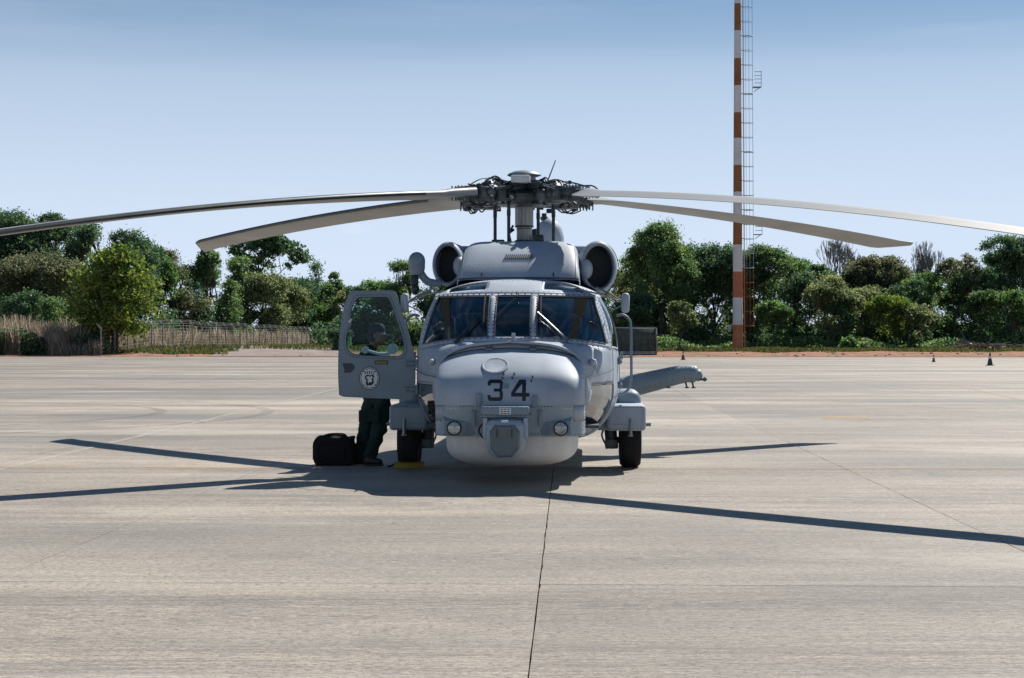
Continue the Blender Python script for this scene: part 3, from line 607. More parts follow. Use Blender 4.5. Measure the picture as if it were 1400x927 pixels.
# handle wires and small fairings at the nose cheeks
for sd in (-1, 1):
    c = B(); c.lathe([(.035, 0), (.04, -.05), (.025, -.09), (.001, -.10)], (sd * .87, -3.52, 1.30), 'Y', 12); c.box((sd * .87, -3.46, 1.28), (.12, .12, .12), bev=.04); o = P('pitot_fairing', c, M['paint'])
    t = B(); t.tube([(sd * .87, -3.62, 1.30), (sd * .87, -3.82, 1.31)], .009, 8); t.build('pitot_probe', M['steel'], o)
    t = B(); t.tube([(sd * .81, -3.70, 1.14), (sd * .95, -3.52, 1.16), (sd * 1.06, -3.22, 1.19), (sd * 1.12, -3.0, 1.22)], .007, 6); P('antenna_wire', t, M['steel'])
an = B(); an.tube([(.02, -3.66, 1.50), (.02, -3.665, 1.62)], [.026, .02], 10); P('nose_blade_antenna', an, M['paint'])
# sensor turret and its mount
mt = B(); mt.box((-.02, -4.52, .82), (.49, .26, .085), bev=.012); mt.box((-.02, -4.50, .765), (.52, .25, .03), bev=.01); mt.box((-.02, -4.47, .72), (.44, .18, .08), bev=.02); mo = P('turret_mount', mt, M['paint_mid'])
q = B(); q.box((-.02, -4.652, .815), (.12, .004, .07)); q.build('label_plate', M['white'], mo, smooth=0)
q = B()
for k in range(3):
    for j in range(3): q.box((-.055 + k * .034, -4.656, .792 + j * .022), (.024, .003, .008))
q.build('label_print', M['seal'], mo, smooth=0)
rivets(rv, [(x, -4.652, .852) for x in (-.25, .21)], .05, (0, -1, 0), .006); rivets(rv, [(x, -4.652, .77) for x in (-.26, .22)], .05, (0, -1, 0), .006)
tu = B(); tc_ = (-.02, -4.56, .55)
prof = [(0.0001, -.235), (.11, -.225), (.17, -.175), (.205, -.09), (.213, .02), (.212, .12), (.18, .17), (.10, .19), (.0001, .19)]
tu.lathe([(r, h) for r, h in prof], tc_, 'Z', 32); to = P('sensor_turret', tu, M['bay'], smooth=28)
for sd in (-1, 1):
    q = B(); q.box((tc_[0] + sd * .205, tc_[1] - .01, tc_[2] + .09), (.05, .16, .22), bev=.022); q.build('turret_yoke', M['paint'], to)
q = B(); q.add(*(lambda o_: ([(tc_[0] + x * f, tc_[1] - .175 - d, tc_[2] - .02 + z * f) for f, d in ((.98, -.04), (.92, .055), (.84, .068)) for x, z in o_], [(i * 8 + k, i * 8 + (k + 1) % 8, i * 8 + 8 + (k + 1) % 8, i * 8 + 8 + k) for i in range(2) for k in range(8)] + [tuple(range(16, 24))]))([(-.075, -.185), (.075, -.185), (.155, -.09), (.16, .08), (.11, .155), (-.11, .155), (-.16, .08), (-.155, -.09)])); q.build('sensor_housing', M['face'], to, smooth=20)
for sd in (-1, 1): q = B(); q.box((tc_[0] + sd * .075, tc_[1] - .248, tc_[2] + .05), (.012, .01, .09), bev=.003); q.build('sensor_slot', M['seal'], to)
q = B(); q.box((tc_[0], tc_[1] - .19, tc_[2] + .165), (.07, .03, .022), bev=.006); q.build('sensor_latch', M['white'], to)
q = B(); rivets(q, [(x, tc_[1] - .205, tc_[2] + .02) for x in (-.12, .1)], .03, (0, -1, 0), .006); q.build('turret_screws', M['seal'], to, kind='stuff')
# radome under the nose
def superbox(c, h, e1, e2, nu=36, nv=20, zlow=-1, e0=None):
    b = B(); g = []
    for j in range(nv + 1):
        v = -math.pi / 2 + math.pi * j / nv; row = []
        cv = abs(math.cos(v)) ** (2 / e2); sv_ = math.copysign(abs(math.sin(v)) ** (2 / e2), v)
        for i in range(nu + 1):
            u = 2 * math.pi * i / nu; cu = math.copysign(abs(math.cos(u)) ** (2 / e1), math.cos(u)); su = math.copysign(abs(math.sin(u)) ** (2 / e1), math.sin(u))
            row.append((c[0] + h[0] * cv * cu, c[1] + h[1] * cv * su, c[2] + h[2] * sv_))
        g.append(row)
    return b.grid(g)
P('radome', superbox((0, -3.32, .47), (.725, .84, .295), 3.0, 3.2, 56, 28), M['radome'], smooth=60)
# panel seams and fastener rows on the skin
for sd in (-1, 1):
    for zr in ((.62, .85), (.90, 1.24)):
        rivets(rv, [nose_pt(float(np.interp(z, [q[1] for q in npf][::-1], [q[0] for q in npf][::-1])) if z > .865 else -4.4, z, R(84) * sd) + Vector((sd * .003, -.004, 0)) for z in np.linspace(*zr, 6)], .036, (sd * .7, -.7, 0), .0075)
    for Yv in (-2.84, -1.72):
        q = B(); q.tube([(p.x * sd * 1.001, p.y, p.z) for p in section(Yv)[2:46]], .0035, 4); P('panel_seam', q, M['seal'])
        for dy in (-.035, .035): rivets(rv, [Vector((p.x * sd * 1.002, p.y, p.z)) for p in section(Yv + dy)[2:44]], .055, (sd, 0, 0), .006)
    q = B(); q.tube([(sd * 1.002 * section(Y)[24].x, Y, section(Y)[24].z) for Y in np.linspace(-2.84, -1.6, 10)], .0035, 4); P('panel_seam', q, M['seal'])
    for k in (3, 24): rivets(rv, [Vector((sd * 1.002 * section(Y)[k].x, Y, section(Y)[k].z + .03)) for Y in np.linspace(-2.8, -1.62, 10)], .055, (sd, 0, 0), .006)
    for Yc in (-1.3, -.4, .6, 1.6):
        q = B(); q.tube([(x * sd * 1.001, y, z) for x, y, z in cabsec(Yc)[:48]], .0035, 4); P('panel_seam', q, M['seal'])
        rivets(rv, [Vector((x * sd * 1.001, y + .03, z)) for x, y, z in cabsec(Yc)[:46]], .07, (sd, 0, .3), .006)
    for zz in (.505, .755): rivets(rv, [(sd * x, -2.258, zz) for x in (1.09, 1.47)], .04, (0, -1, 0), .006)
    for xx in (1.085, 1.475): rivets(rv, [(sd * xx, -2.258, z) for z in (.52, .75)], .04, (0, -1, 0), .006)
    rivets(rv, [(sd * x, -2.258, .56) for x in (1.12, 1.30)], .03, (0, -1, 0), .006)
for zz in (.855, .565): rivets(rv, [(x, low_pt(zz, 0).y - .006, zz) for x in (-.50, -.27)], .035, (0, -1, 0), .006); rivets(rv, [(x, low_pt(zz, 0).y - .006, zz) for x in (.24, .46)], .035, (0, -1, 0), .006)
for x in (-.36, .33):
    q = B(); q.box((x, low_pt(.72, 0).y - .02, .74), (.035, .03, .20), bev=.008); q.box((x, low_pt(.72, 0).y - .04, .80), (.05, .03, .03), bev=.006); P('mount_bracket', q, M['paint_mid'])
q = B(); q.tube(catmull([(-.24, -4.50, .70), (-.30, -4.48, .62), (-.27, -4.52, .55), (-.20, -4.55, .52)], 5), .009, 6); P('turret_cable', q, M['black'])
# --- engine cowl and intakes
cw = B(); rows = []
COW = ((-1.86, .73, 2.27, 2.20, .9), (-1.84, .74, 2.31, 2.2, .8), (-1.70, .735, 2.46, 2.2, .7), (-1.52, .73, 2.60, 2.2, .6), (-1.34, .725, 2.70, 2.2, .5), (-1.18, .72, 2.755, 2.2, .42), (-.95, .72, 2.785, 2.2, .40), (0, .74, 2.80, 2.2, .40), (1.4, .72, 2.77, 2.2, .4), (2.4, .52, 2.62, 2.1, .5), (3.6, .25, 2.35, 2.0, .6))
for Y, hw, zt, zb_, rr in COW:
    row = []
    for k in range(41):
        a = math.pi * k / 40; e = 7.5; x = math.copysign(abs(math.cos(a)) ** (2 / e), math.cos(a)) * hw; z = zb_ + (zt - zb_) * (abs(math.sin(a)) ** (2 / e)); row.append((-x, Y, z))
    rows.append(row)
cw.grid(rows); P('engine_cowl', cw, M['paint'], smooth=50)
for k in (3, 37): rivets(rv, [Vector(r_[k]) + Vector((0, -.002, .003)) for r_ in rows[1:8]], .05, (1 if k == 3 else -1, -.6, .6), .006)
rivets(rv, [Vector(p) + Vector((0, -.004, .002)) for p in rows[2][6:35]], .06, (0, -1, .8), .006)
rivets(rv, [Vector(p) + Vector((0, -.003, .004)) for p in rows[6][8:33]], .06, (0, -.3, 1), .006)
for k in (9, 31):
    q = B(); q.tube([Vector(r_[k]) + Vector((0, 0, .001)) for r_ in rows[1:8]], .0035, 4); P('panel_seam', q, M['seal'])
cr_ = B(); cr_.grid([[(x, -1.46 + .0 * x, 2.60) for x in (-.1, .1)]] * 2)
vt = B(); 
for k in range(14):
    x = -.165 + k * .0245; vt.box((x, -1.588, 2.56), (.010, .02, .075), Matrix.Rotation(R(-50), 3, 'X') @ Matrix.Rotation(R(12), 3, 'Y'))
vo = P('vent_slats', vt, M['seal'], smooth=0)
sm = B(); sm.tube([(-.72, -1.86, 2.275), (-.5, -1.895, 2.285), (0, -1.90, 2.29), (.5, -1.895, 2.285), (.72, -1.86, 2.275)], .010, 6)
sm.tube([(.52, -1.25, 2.70), (.60, -1.45, 2.60), (.56, -1.62, 2.48), (.50, -1.80, 2.34)], .003, 5)
P('cowl_seam', sm, M['seal'])
for x in (-.44, .42):
    for z in (2.30,): b_ = B(); b_.box((x, -1.875, z + .03), (.02, .02, .05), bev=.004); P('cowl_latch', b_, M['seal'])
def ell(cx, cz, rx, rz, n=40, t0=0): return [(cx + rx * math.cos(2 * math.pi * k / n), cz + rz * math.sin(2 * math.pi * k / n)) for k in range(n)]
def loft(secs_, cap=True):
    b = B(); n = len(secs_[0]); b.add([p for s in secs_ for p in s], [(i * n + k, i * n + (k + 1) % n, (i + 1) * n + (k + 1) % n, (i + 1) * n + k) for i in range(len(secs_) - 1) for k in range(n)] + ([tuple((len(secs_) - 1) * n + k for k in range(n))] if cap else [])); return b
for sd in (-1, 1):
    cx = .945 * sd + (.02 if sd > 0 else 0.05); cz = 2.445 if sd > 0 else 2.485; sec = []; k_ = 1.05 if sd > 0 else .90
    skew = R(14) * sd                                                 # lips turned a little outboard
    for Y, rx, rz, dx in ((-.95, .165, .24, 0), (-1.25, .17, .245, 0), (-1.36, .178, .255, 0), (-1.395, .195, .275, 0), (-1.38, .212, .292, 0), (-1.30, .228, .306, 0), (-1.1, .235, .31, -.01), (-.6, .25, .32, -.03), (.6, .26, .33, -.06), (1.6, .24, .28, -.10), (2.1, .19, .21, -.12)):
        s_ = []
        for x, z in ell(0, 0, rx * k_, rz * k_): s_.append((cx + x * math.cos(skew) + dx * sd, Y + x * math.sin(skew) * -1 * 0 + x * .28 * sd, cz + z))
        sec.append(s_)
    nc = P('engine_nacelle', loft(sec), M['paint'], smooth=50)
    q = B(); q.lathe([(.0001, -1.02)] + [(.168 * k_, -1.0)], (cx, 0, cz), 'Y', 36, 1, 1.42); 
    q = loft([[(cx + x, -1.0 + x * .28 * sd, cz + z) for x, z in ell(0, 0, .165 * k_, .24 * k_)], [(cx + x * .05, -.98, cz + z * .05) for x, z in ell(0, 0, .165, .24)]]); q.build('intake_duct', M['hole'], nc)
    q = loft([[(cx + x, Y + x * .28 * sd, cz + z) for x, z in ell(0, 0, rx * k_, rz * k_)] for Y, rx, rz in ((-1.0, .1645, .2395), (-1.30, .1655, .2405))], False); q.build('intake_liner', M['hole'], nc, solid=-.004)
    q = B(); q.ball((cx - sd * .155, -1.38, cz - .03), (.085, .16, .125), 20); q.build('intake_bullet', M['paint'], nc)
    q = B(); q.tube([(cx + x * 1.01, -1.12 + x * .28 * sd, cz + z * 1.01) for x, z in ell(0, 0, .2345 * k_, .31 * k_, 41)][:41] , .005, 5); q.build('nacelle_seam', M['seal'], nc)
for sd in (-1, 1):
    q = B(); q.box((sd * .72, .0, 2.64), (.46, 1.3, .22), bev=.05, seg=3); P('intake_fairing', q, M['paint'])
# curved sensor pod on an elbow beside the left intake
pd = B(); pd.ball((-1.27, -1.42, 2.515), (.105, .13, .115), 20); pd.lathe([(.075, -.17), (.10, -.10), (.1045, 0)], (-1.27, -1.42, 2.515), 'Z', 20)
pd.tube(catmull([(-1.25, -1.40, 2.44), (-1.20, -1.38, 2.33), (-1.12, -1.36, 2.26), (-.98, -1.34, 2.24)], 5), .048, 14); po = P('sensor_pod', pd, M['paint_mid'], smooth=50)
q = B(); q.lathe([(.035, -.12), (.05, -.10), (.05, 0), (.04, .02)], (-1.30, -1.42, 2.33), 'Z', 14); q.ball((-1.29, -1.42, 2.17), (.055, .055, .07), 12); q.build('pod_lamp', M['dark'], po)
# --- mirrors
for sd in (-1, 1):
    m_ = B(); x = sd * 1.255; y = -2.85; zc = 1.965
    m_.lathe([(.0001, -.115), (.03, -.108), (.046, -.085), (.048, .085), (.03, .108), (.0001, .115)], (x, y, zc), 'Z', 18, 1, 1); o = P('mirror', m_, M['paint'], smooth=50)
    q = B(); q.tube([(x - sd * .02, y, zc + .01), (sd * 1.10, -2.75, 2.06), (sd * .93, -2.62, 2.15)], .011, 8); q.tube([(x - sd * .02, y, zc), (sd * 1.0, -2.95, 2.055), (sd * .80, -3.0, 2.095)], .010, 8); q.tube([(x - sd * .02, y, zc - .02), (sd * 1.06, -2.72, 1.86)], .008, 8); q.build('mirror_strut', M['alloy'], o)
# --- wipers
def wiper(x0, x1, tt, bl, m):
    q = B(); a = W(.0, x0) + Vector((0, -.05, .01)); e = W(.5, x1) + Vector((0, -.035, .02)); mid = a.lerp(e, .42) + Vector((.02 * (1 if x0 > 0 else -1), -.02, -.015))
    q.tube([a, mid, e], [.013, .012, .009], 8); q.tube([a + Vector((.03, 0, 0)), mid + Vector((.012, 0, 0)), e], .006, 6); q.ball(a, .024, 10); o = P('wiper', q, m)
    q = B(); q.tube([W(t, x1 + bl) + Vector((0, -.028, .016)) for t in (.30, .5, .7, .88)], .010, 6); q.build('wiper_blade', M['black'] if m is not M['black'] else M['steel'], o)
wiper(.62, .275, .5, .03, M['steel']); wiper(-.62, -.34, .5, .02, M['dark'])
q = B(); a = W(.88, .04) + Vector((0, -.03, .02)); q.tube([a, W(.40, -.19) + Vector((0, -.03, .02))], .005, 6); q.ball(a, .014, 8); q.tube([a, a + Vector((-.01, .02, .05))], .006, 6); P('windshield_probe', q, M['dark'])
# --- grab rails on both sides
for sd in (-1, 1):
    q = B(); x0 = 1.17; pts = [(x0, -2.05, 1.83), (x0 + .07, -2.05, 1.845), (x0 + .14, -2.05, 1.80), (x0 + .17, -2.05, 1.70), (x0 + .175, -2.05, 1.3), (x0 + .17, -2.05, 1.05), (x0 + .12, -2.05, .94), (x0 + .04, -2.05, .905), (x0 - .06, -2.05, .90)]
    q.tube([(sd * x, y, z) for x, y, z in catmull(pts, 5)], .017, 10); q.tube([(sd * 1.17, -2.05, 1.345), (sd * 1.345, -2.05, 1.345)], .010, 8); q.box((sd * 1.23, -2.05, 1.36), (.03, .06, .09), bev=.008)
    P('grab_rail', q, M['paint_mid'])
for sd, zz in ((1, 1.30), (1, 1.02)):
    q = B(); q.ball((1.20, -2.25, zz), (.035, .05, .045), 10); q.box((1.215, -2.22, zz - .01), (.04, .14, .03), bev=.01); P('door_hinge', q, M['paint_mid'])
# --- landing gear and stubs
for sd in (-1, 1):
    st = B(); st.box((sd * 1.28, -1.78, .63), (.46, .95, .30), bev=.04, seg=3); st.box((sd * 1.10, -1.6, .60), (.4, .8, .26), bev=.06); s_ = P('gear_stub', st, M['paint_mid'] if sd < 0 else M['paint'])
    q = B(); q.box((sd * 1.31, -1.25, .80), (.34, .7, .28), bev=.12, seg=4); q.build('gear_fairing', M['paint_mid'], s_)
    q = B(); q.tube([(sd * 1.33, -2.27, .62), (sd * 1.33, -2.29, .42)], [.016, .02], 8); q.box((sd * 1.33, -2.275, .425), (.06, .03, .02), bev=.005); q.build('tie_down_pin', M['alloy'], s_); q = B(); q.tube([(sd * 1.50, -1.95, .54), (sd * 1.58, -1.95, .54)], .022, 8); q.build('side_lamp', M['alloy'], s_)
    q = B(); q.tube([(sd * 1.10, -1.6, .55), (sd * 1.12, -1.55, .30)], .075, 12); q.box((sd * 1.12, -1.6, .29), (.16, .16, .12), bev=.02); q.tube([(sd * 1.10, -1.55, .33), (sd * 1.36, -1.53, .33)], .04, 10)
    for k in range(6): q.tube([(sd * (1.06 + .02 * k), -1.69, .24 + .03 * (k % 3)), (sd * (1.06 + .02 * k), -1.71, .24 + .03 * (k % 3))], .012, 6)
    q.tube(catmull([(sd * 1.04, -1.7, .5), (sd * 1.0, -1.74, .4), (sd * 1.05, -1.72, .28)], 4), .012, 6); P('shock_strut', q, M['hubgrey'])
    r, wd = .333, .27
    q = B(); q.lathe([(.17, -wd / 2 + .02), (.20, -wd / 2), (.29, -wd / 2 + .01), (.322, -wd / 2 + .04), (r, -wd / 2 + .085), (r, wd / 2 - .085), (.322, wd / 2 - .04), (.29, wd / 2 - .01), (.20, wd / 2), (.17, wd / 2 - .02)], (sd * 1.345, -1.53, r - .004), 'X', 40)
    wh = P('wheel', B().lathe([(.0001, -.10), (.08, -.11), (.10, -.06), (.17, -.09), (.18, .09), (.10, .06), (.08, .11), (.0001, .10)], (sd * 1.345, -1.53, r - .004), 'X', 24), M['alloy']); q.build('tyre', M['tyre'], wh)
    g = B()
    for k in (-.045, 0, .045): g.lathe([(r - .002, k - .006), (r + .0015, k - .004), (r + .0015, k + .004), (r - .002, k + .006)], (sd * 1.345, -1.53, r - .004), 'X', 40)
    g.build('tread_groove', M['black'], wh)
q = B(); q.tube([(0, 5.8, 1.25), (0, 5.9, .55), (0, 6.1, .22)], [.09, .06, .05], 10); q.lathe([(.10, -.07), (.2, -.07), (.2, .07), (.10, .07)], (0, 6.1, .2), 'X', 24); P('tail_wheel', q, M['black'])
# --- weapon pylon arm on the right of the picture
pts = catmull([(1.05, .9, .88), (1.35, .9, .90), (1.75, .9, .99), (2.02, .9, 1.055), (2.2, .9, 1.085), (2.33, .9, 1.07)], 6); n = len(pts)
rr = [lerp(.165, .118, min(1, i / (n * .75))) for i in range(n)]; rr[-1] = .085; rr[-2] = .105
ar = B(); ar.tube(pts, rr, 20); ar.ball((2.34, .9, 1.065), (.07, .09, .085), 12); ao = P('stores_pylon', ar, M['paint_mid'], smooth=50)
q = B(); q.tube([(2.36, .85, 1.01), (2.46, .85, 1.01)], .018, 8); q.box((2.43, .85, 1.01), (.03, .06, .06), bev=.008); q.build('pylon_nozzle', M['hubgrey'], ao)
for x in (1.92, 2.17, 2.26):
    q = B(); q.tube([(x, .86, .98), (x + .02, .86, .90)], .012, 6); q.box((x + .02, .86, .895), (.06, .03, .015), bev=.004); q.build('stores_lug', M['dark'], ao)
q = B(); rivets(q, [p + Vector((0, -.6 * rr[i], .82 * rr[i])) for i, p in enumerate(pts)], .06, (0, -1, 1), .009); rivets(q, [p + Vector((0, -.99 * rr[i], -.05)) for i, p in enumerate(pts)], .08, (0, -1, 0), .007); q.build('pylon_rivets', M['rivet'], ao, kind='stuff')
P('rivets', rv, M['rivet'], fix=False, smooth=0, kind='stuff')
# --- opened cockpit door (hinged at the front edge, swung square to the hull)
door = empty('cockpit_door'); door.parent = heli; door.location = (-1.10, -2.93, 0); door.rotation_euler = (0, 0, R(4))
# outline in metres, x to the left of the hinge is negative
def dpx(u, v): return ((u - 566) / 120.3 - .0, 1.535 - (v - 466) / 120.3)
dout = [dpx(*p) for p in ((477, 397.5), (533.5, 397), (537.5, 403), (549, 440), (560, 478), (562.6, 488), (563, 515), (562, 545), (556, 546.5), (510, 544.5), (466, 542.5), (459, 541), (457.6, 515), (457.8, 488), (459.5, 455), (463, 430), (468, 412), (472.5, 401))]
din = [dpx(*p) for p in ((486, 406.5), (521, 406), (528, 410), (537, 434), (546.5, 464), (548, 478), (544, 485.5), (537, 488), (510, 487), (487, 486), (475, 483), (469.5, 476), (468.5, 462), (471, 452), (476, 443), (474, 436), (475.5, 424), (479, 413))]
def smooth_out(o, k=3): 
    q = catmull([(x, z, 0) for x, z in o + [o[0]]], k)[:-1]; return [(p[0], p[1]) for p in q]
def resample(o, n, cx, cz):                                # by angle round a centre, so both outlines pair up
    pts = [(math.atan2(z - cz, x - cx), x, z) for x, z in o]; m = len(o); out = []
    for k in range(n):
        a = -math.pi + 2 * math.pi * (k + .5) / n; d = Vector((math.cos(a), math.sin(a))); best = None
        for i in range(m):
            p = Vector(o[i]) - Vector((cx, cz)); q = Vector(o[(i + 1) % m]) - Vector((cx, cz)); e = q - p; den = d.x * e.y - d.y * e.x
            if abs(den) < 1e-9: continue
            t = (p.x * e.y - p.y * e.x) / den; s = (p.x * d.y - p.y * d.x) / den
            if t > 0 and -1e-6 <= s <= 1 + 1e-6 and (best is None or t > best): best = t
        out.append((cx + d.x * best, cz + d.y * best))
    return out
ccx, ccz = dpx(508, 448); nn = 96
sin_ = smooth_out(din)
O = resample(dout, nn, ccx, ccz); I = resample(sin_, nn, ccx, ccz)
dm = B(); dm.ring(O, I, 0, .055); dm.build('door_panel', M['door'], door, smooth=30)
lip = B(); I2 = resample([(ccx + (x - ccx) * 1.07, ccz + (z - ccz) * 1.07) for x, z in sin_], nn, ccx, ccz); lip.ring(I2, [(ccx + (x - ccx) * 1.0, ccz + (z - ccz) * 1.0) for x, z in I], -.010, .01); lip.build('window_surround', M['door'], door, smooth=30)
sl_ = B(); sl_.tube([(x, -.004, z) for x, z in I2 + I2[:1]], .0035, 5); sl_.tube([(x, .02, z) for x, z in I + I[:1]], .010, 6); sl_.build('window_seal', M['seal'], door)
dg = B(); dg.plate(I, .026, .006); dg.build('door_window', M['doorglass'], door, smooth=0)
q = B(); rivets(q, [(ccx + (x - ccx) * 1.045, -.012, ccz + (z - ccz) * 1.045) for x, z in sin_], .035, (0, -1, 0), .005)
rivets(q, [(ccx + (x - ccx) * .975, -.003, ccz + (z - ccz) * .975) for x, z in O + O[:1]], .06, (0, -1, 0), .0055); q.build('door_rivets', M['rivet'], door, smooth=0, kind='stuff')
ht = B(); x, z = dpx(516.5, 495.5); ht.box((x, -.008, z), (.13, .02, .03), bev=.010); ho = ht.build('door_handle', M['yellow'], door)
q = B(); q.box((x, -.004, z), (.15, .01, .044), bev=.004); q.build('door_handle_recess', M['seal'], door)
for v in (497, 532):
    q = B(); x, z = dpx(556, v); q.box((x, -.03, z), (.13, .04, .035), bev=.01); q.tube([(x + .075, -.03, z - .05), (x + .075, -.03, z + .05)], .018, 8); q.box((x - .05, -.035, z), (.03, .05, .055), bev=.008); q.build('hinge', M['door'], door)
q = B(); x, z = dpx(474.5, 438.5); q.box((x, -.012, z), (.05, .02, .025), Matrix.Rotation(R(-50), 3, 'Y'), bev=.005); q.build('window_catch', M['white'], door)
q = B(); x, z = dpx(471, 503); pt_ = [(x + .06 * math.cos(a) * (1 + .35 * math.sin(3 * a + 1)), z + .075 * math.sin(a) * (1 + .3 * math.cos(2 * a))) for a in np.linspace(0, 6.1, 18)]; q.plate(pt_, -.0015, .003); q.build('scuffed_paint', M['seal'], door, smooth=0)
# white rod with a ring at each end, inside the window
q = B(); x0, z0 = dpx(493.5, 478.5); x1, z1 = dpx(531, 477); ym = .12
q.tube([(x0, ym, z0), (lerp(x0, x1, .5), ym, z0 - .045), (x1 - .03, ym, z1 - .06)], .016, 8)
for (xx, zz, rr_) in ((x0, z0, .042), (x1, z1, .062)): q.lathe([(rr_ * .62, -.012), (rr_, -.012), (rr_, .012), (rr_ * .62, .012), (rr_ * .62, -.012)], (xx, ym, zz), 'Y', 22)
q.build('ringed_rod', M['white'], door)
# emblem: black rim, white disc, black scalloped ring and a crowned figure
ex, ez = dpx(500.5, 517); er = .132
def disc(r, y, n=48, wob_=0, k=12, sx=.88): return [(ex + r * sx * (1 + wob_ * math.cos(k * a)) * math.cos(a), ez + r * (1 + wob_ * math.cos(k * a)) * math.sin(a)) for a in [2 * math.pi * i / n for i in range(n)]]
em = B(); em.plate(disc(er, 0), -.004, .003); eo = em.build('emblem', M['number'], door, smooth=0)
def epart(out, y, m, nm='emblem_print'): q = B(); q.plate(out, y, .002); q.build(nm, m, eo, smooth=0)
epart(disc(er * .93, 0), -.0065, M['white']); epart(disc(er * .86, 0, 96, .025, 16), -.0085, M['number']); epart(disc(er * .80, 0, 96, .03, 12), -.0105, M['white'])
E_ = lambda pts: [(ex + a * er, ez + c * er) for a, c in pts]
epart(E_([(-.38, .22), (-.18, .30), (.10, .26), (.30, .34), (.42, .18), (.33, -.05), (.38, -.32), (.26, -.55), (.05, -.62), (-.12, -.60), (-.24, -.66), (-.32, -.42), (-.28, -.15), (-.40, .02)]), -.0125, M['number'])
epart(E_([(-.26, .14), (-.05, .18), (.04, .10), (.20, .20), (.28, .08), (.16, -.06), (.24, -.26), (.10, -.38), (.02, -.28), (-.06, -.46), (-.16, -.30), (-.13, -.10), (-.24, -.02)]), -.0145, M['white'])
for k, a in enumerate((-.34, -.17, 0, .17, .34)): epart(E_([(a - .035, .36), (a + .035, .36), (a * 1.15 + .04, .58), (a * 1.15, .66), (a * 1.15 - .04, .58)]), -.0125, M['number'])

# --- rotor
mast = B(); mast.lathe([(.14, 2.74), (.15, 2.80), (.135, 2.84), (.12, 2.86)], n=28); mast.lathe([(.125, 2.82), (.10, 2.85), (.098, 3.00), (.115, 3.01)], n=28)
mo = P('rotor_mast', mast, M['hubgrey'])
q = B(); fl_n = 48
def fluted(r, z0, z1): return [[(r * (1 + .03 * (k % 2)) * math.cos(2 * math.pi * k / fl_n), r * (1 + .03 * (k % 2)) * math.sin(2 * math.pi * k / fl_n), z) for k in range(fl_n)] for z in (z0, z1)]
for r_, a_, b__ in ((.098, 2.855, 3.03), (.118, 3.045, 3.30)): s_ = fluted(r_, a_, b__); q.v += []; q.add([p for s in s_ for p in s], [(k, (k + 1) % fl_n, fl_n + (k + 1) % fl_n, fl_n + k) for k in range(fl_n)])
q.build('mast_sleeve', M['alloy'], mo, smooth=20)
q = B(); q.lathe([(.10, 3.025), (.125, 3.03), (.125, 3.05), (.10, 3.055)], n=28)
for k in range(10):
    a = k * .63; q.box((.135 * math.cos(a), .135 * math.sin(a), 2.80), (.04, .04, .07), Matrix.Rotation(a, 3, 'Z'), .008); 
q.tube([(-.16, -.08, 2.78), (-.20, -.08, 2.95), (-.14, -.10, 3.05)], .014, 6); q.tube([(-.20, -.08, 2.95), (-.13, -.08, 3.0)], .02, 6); q.box((.20, 0, 2.87), (.12, .1, .12), bev=.02); q.build('swashplate_linkage', M['dark'], mo)
for x, y in ((-.385, .02), (-.19, -.30), (.175, .30), (.385, -.02)):
    q = B(); q.tube([(x, y, 2.70), (x, y, 2.78)], .03, 8); q.tube([(x, y, 2.76), (x, y, 3.32)], .022, 8); q.tube([(x, y, 3.16), (x, y, 3.24)], .026, 8); q.ball((x, y, 3.33), .032, 8); q.lathe([(.05, .08), (.04, .11)], (x, y, 2.70), n=10); P('pitch_link', q, M['dark'])
hub = empty('rotor_head'); hub.parent = heli
q = B(); q.lathe([(.16, 3.29), (.34, 3.31), (.42, 3.36), (.42, 3.44), (.30, 3.50), (.20, 3.56)], n=8); q.build('hub_casting', M['hubgrey'], hub, smooth=30)
q = B(); q.lathe([(.19, 3.70), (.225, 3.712), (.215, 3.73), (.14, 3.765), (.0001, 3.785)], n=32); q.lathe([(.16, 3.5), (.15, 3.71)], n=20); q.build('hub_cap', M['paint_mid'], hub, smooth=40)
q = B(); q.box((-.03, -.42, 3.62), (.245, .16, .10), bev=.015); q.build('junction_box', M['white'], hub)
q = B(); 
for k in (-.09, .03): q.lathe([(.012, 0), (.03, .006), (.012, .012)], (k, -.42, 3.672), n=8)
q.tube([(-.1, -.46, 3.676), (.04, -.46, 3.676)], .006, 5); q.build('box_clips', M['dark'], hub)
q = B(); q.tube([(.30, -.1, 3.60), (.415, -.1, 3.90)], [.010, .006], 6); q.build('hub_antenna', M['dark'], hub)
fit = dict(az=41.09, R=8.259, z=3.463)
blades = [('BR', 0, -.027, .362, .229), ('BL', 90, .114, .448, 1.973), ('FL', 180, -.43, .61, 1.734), ('FR', 270, -.492, .544, -3.946)]
pitch = {'BR': (4, -11), 'BL': (14, 9), 'FL': (9, 1), 'FR': (8, 0)}
def pit(nm, t):
    a, c = pitch[nm]; return R(lerp(a, c, t))
hr_ = random.Random(11)
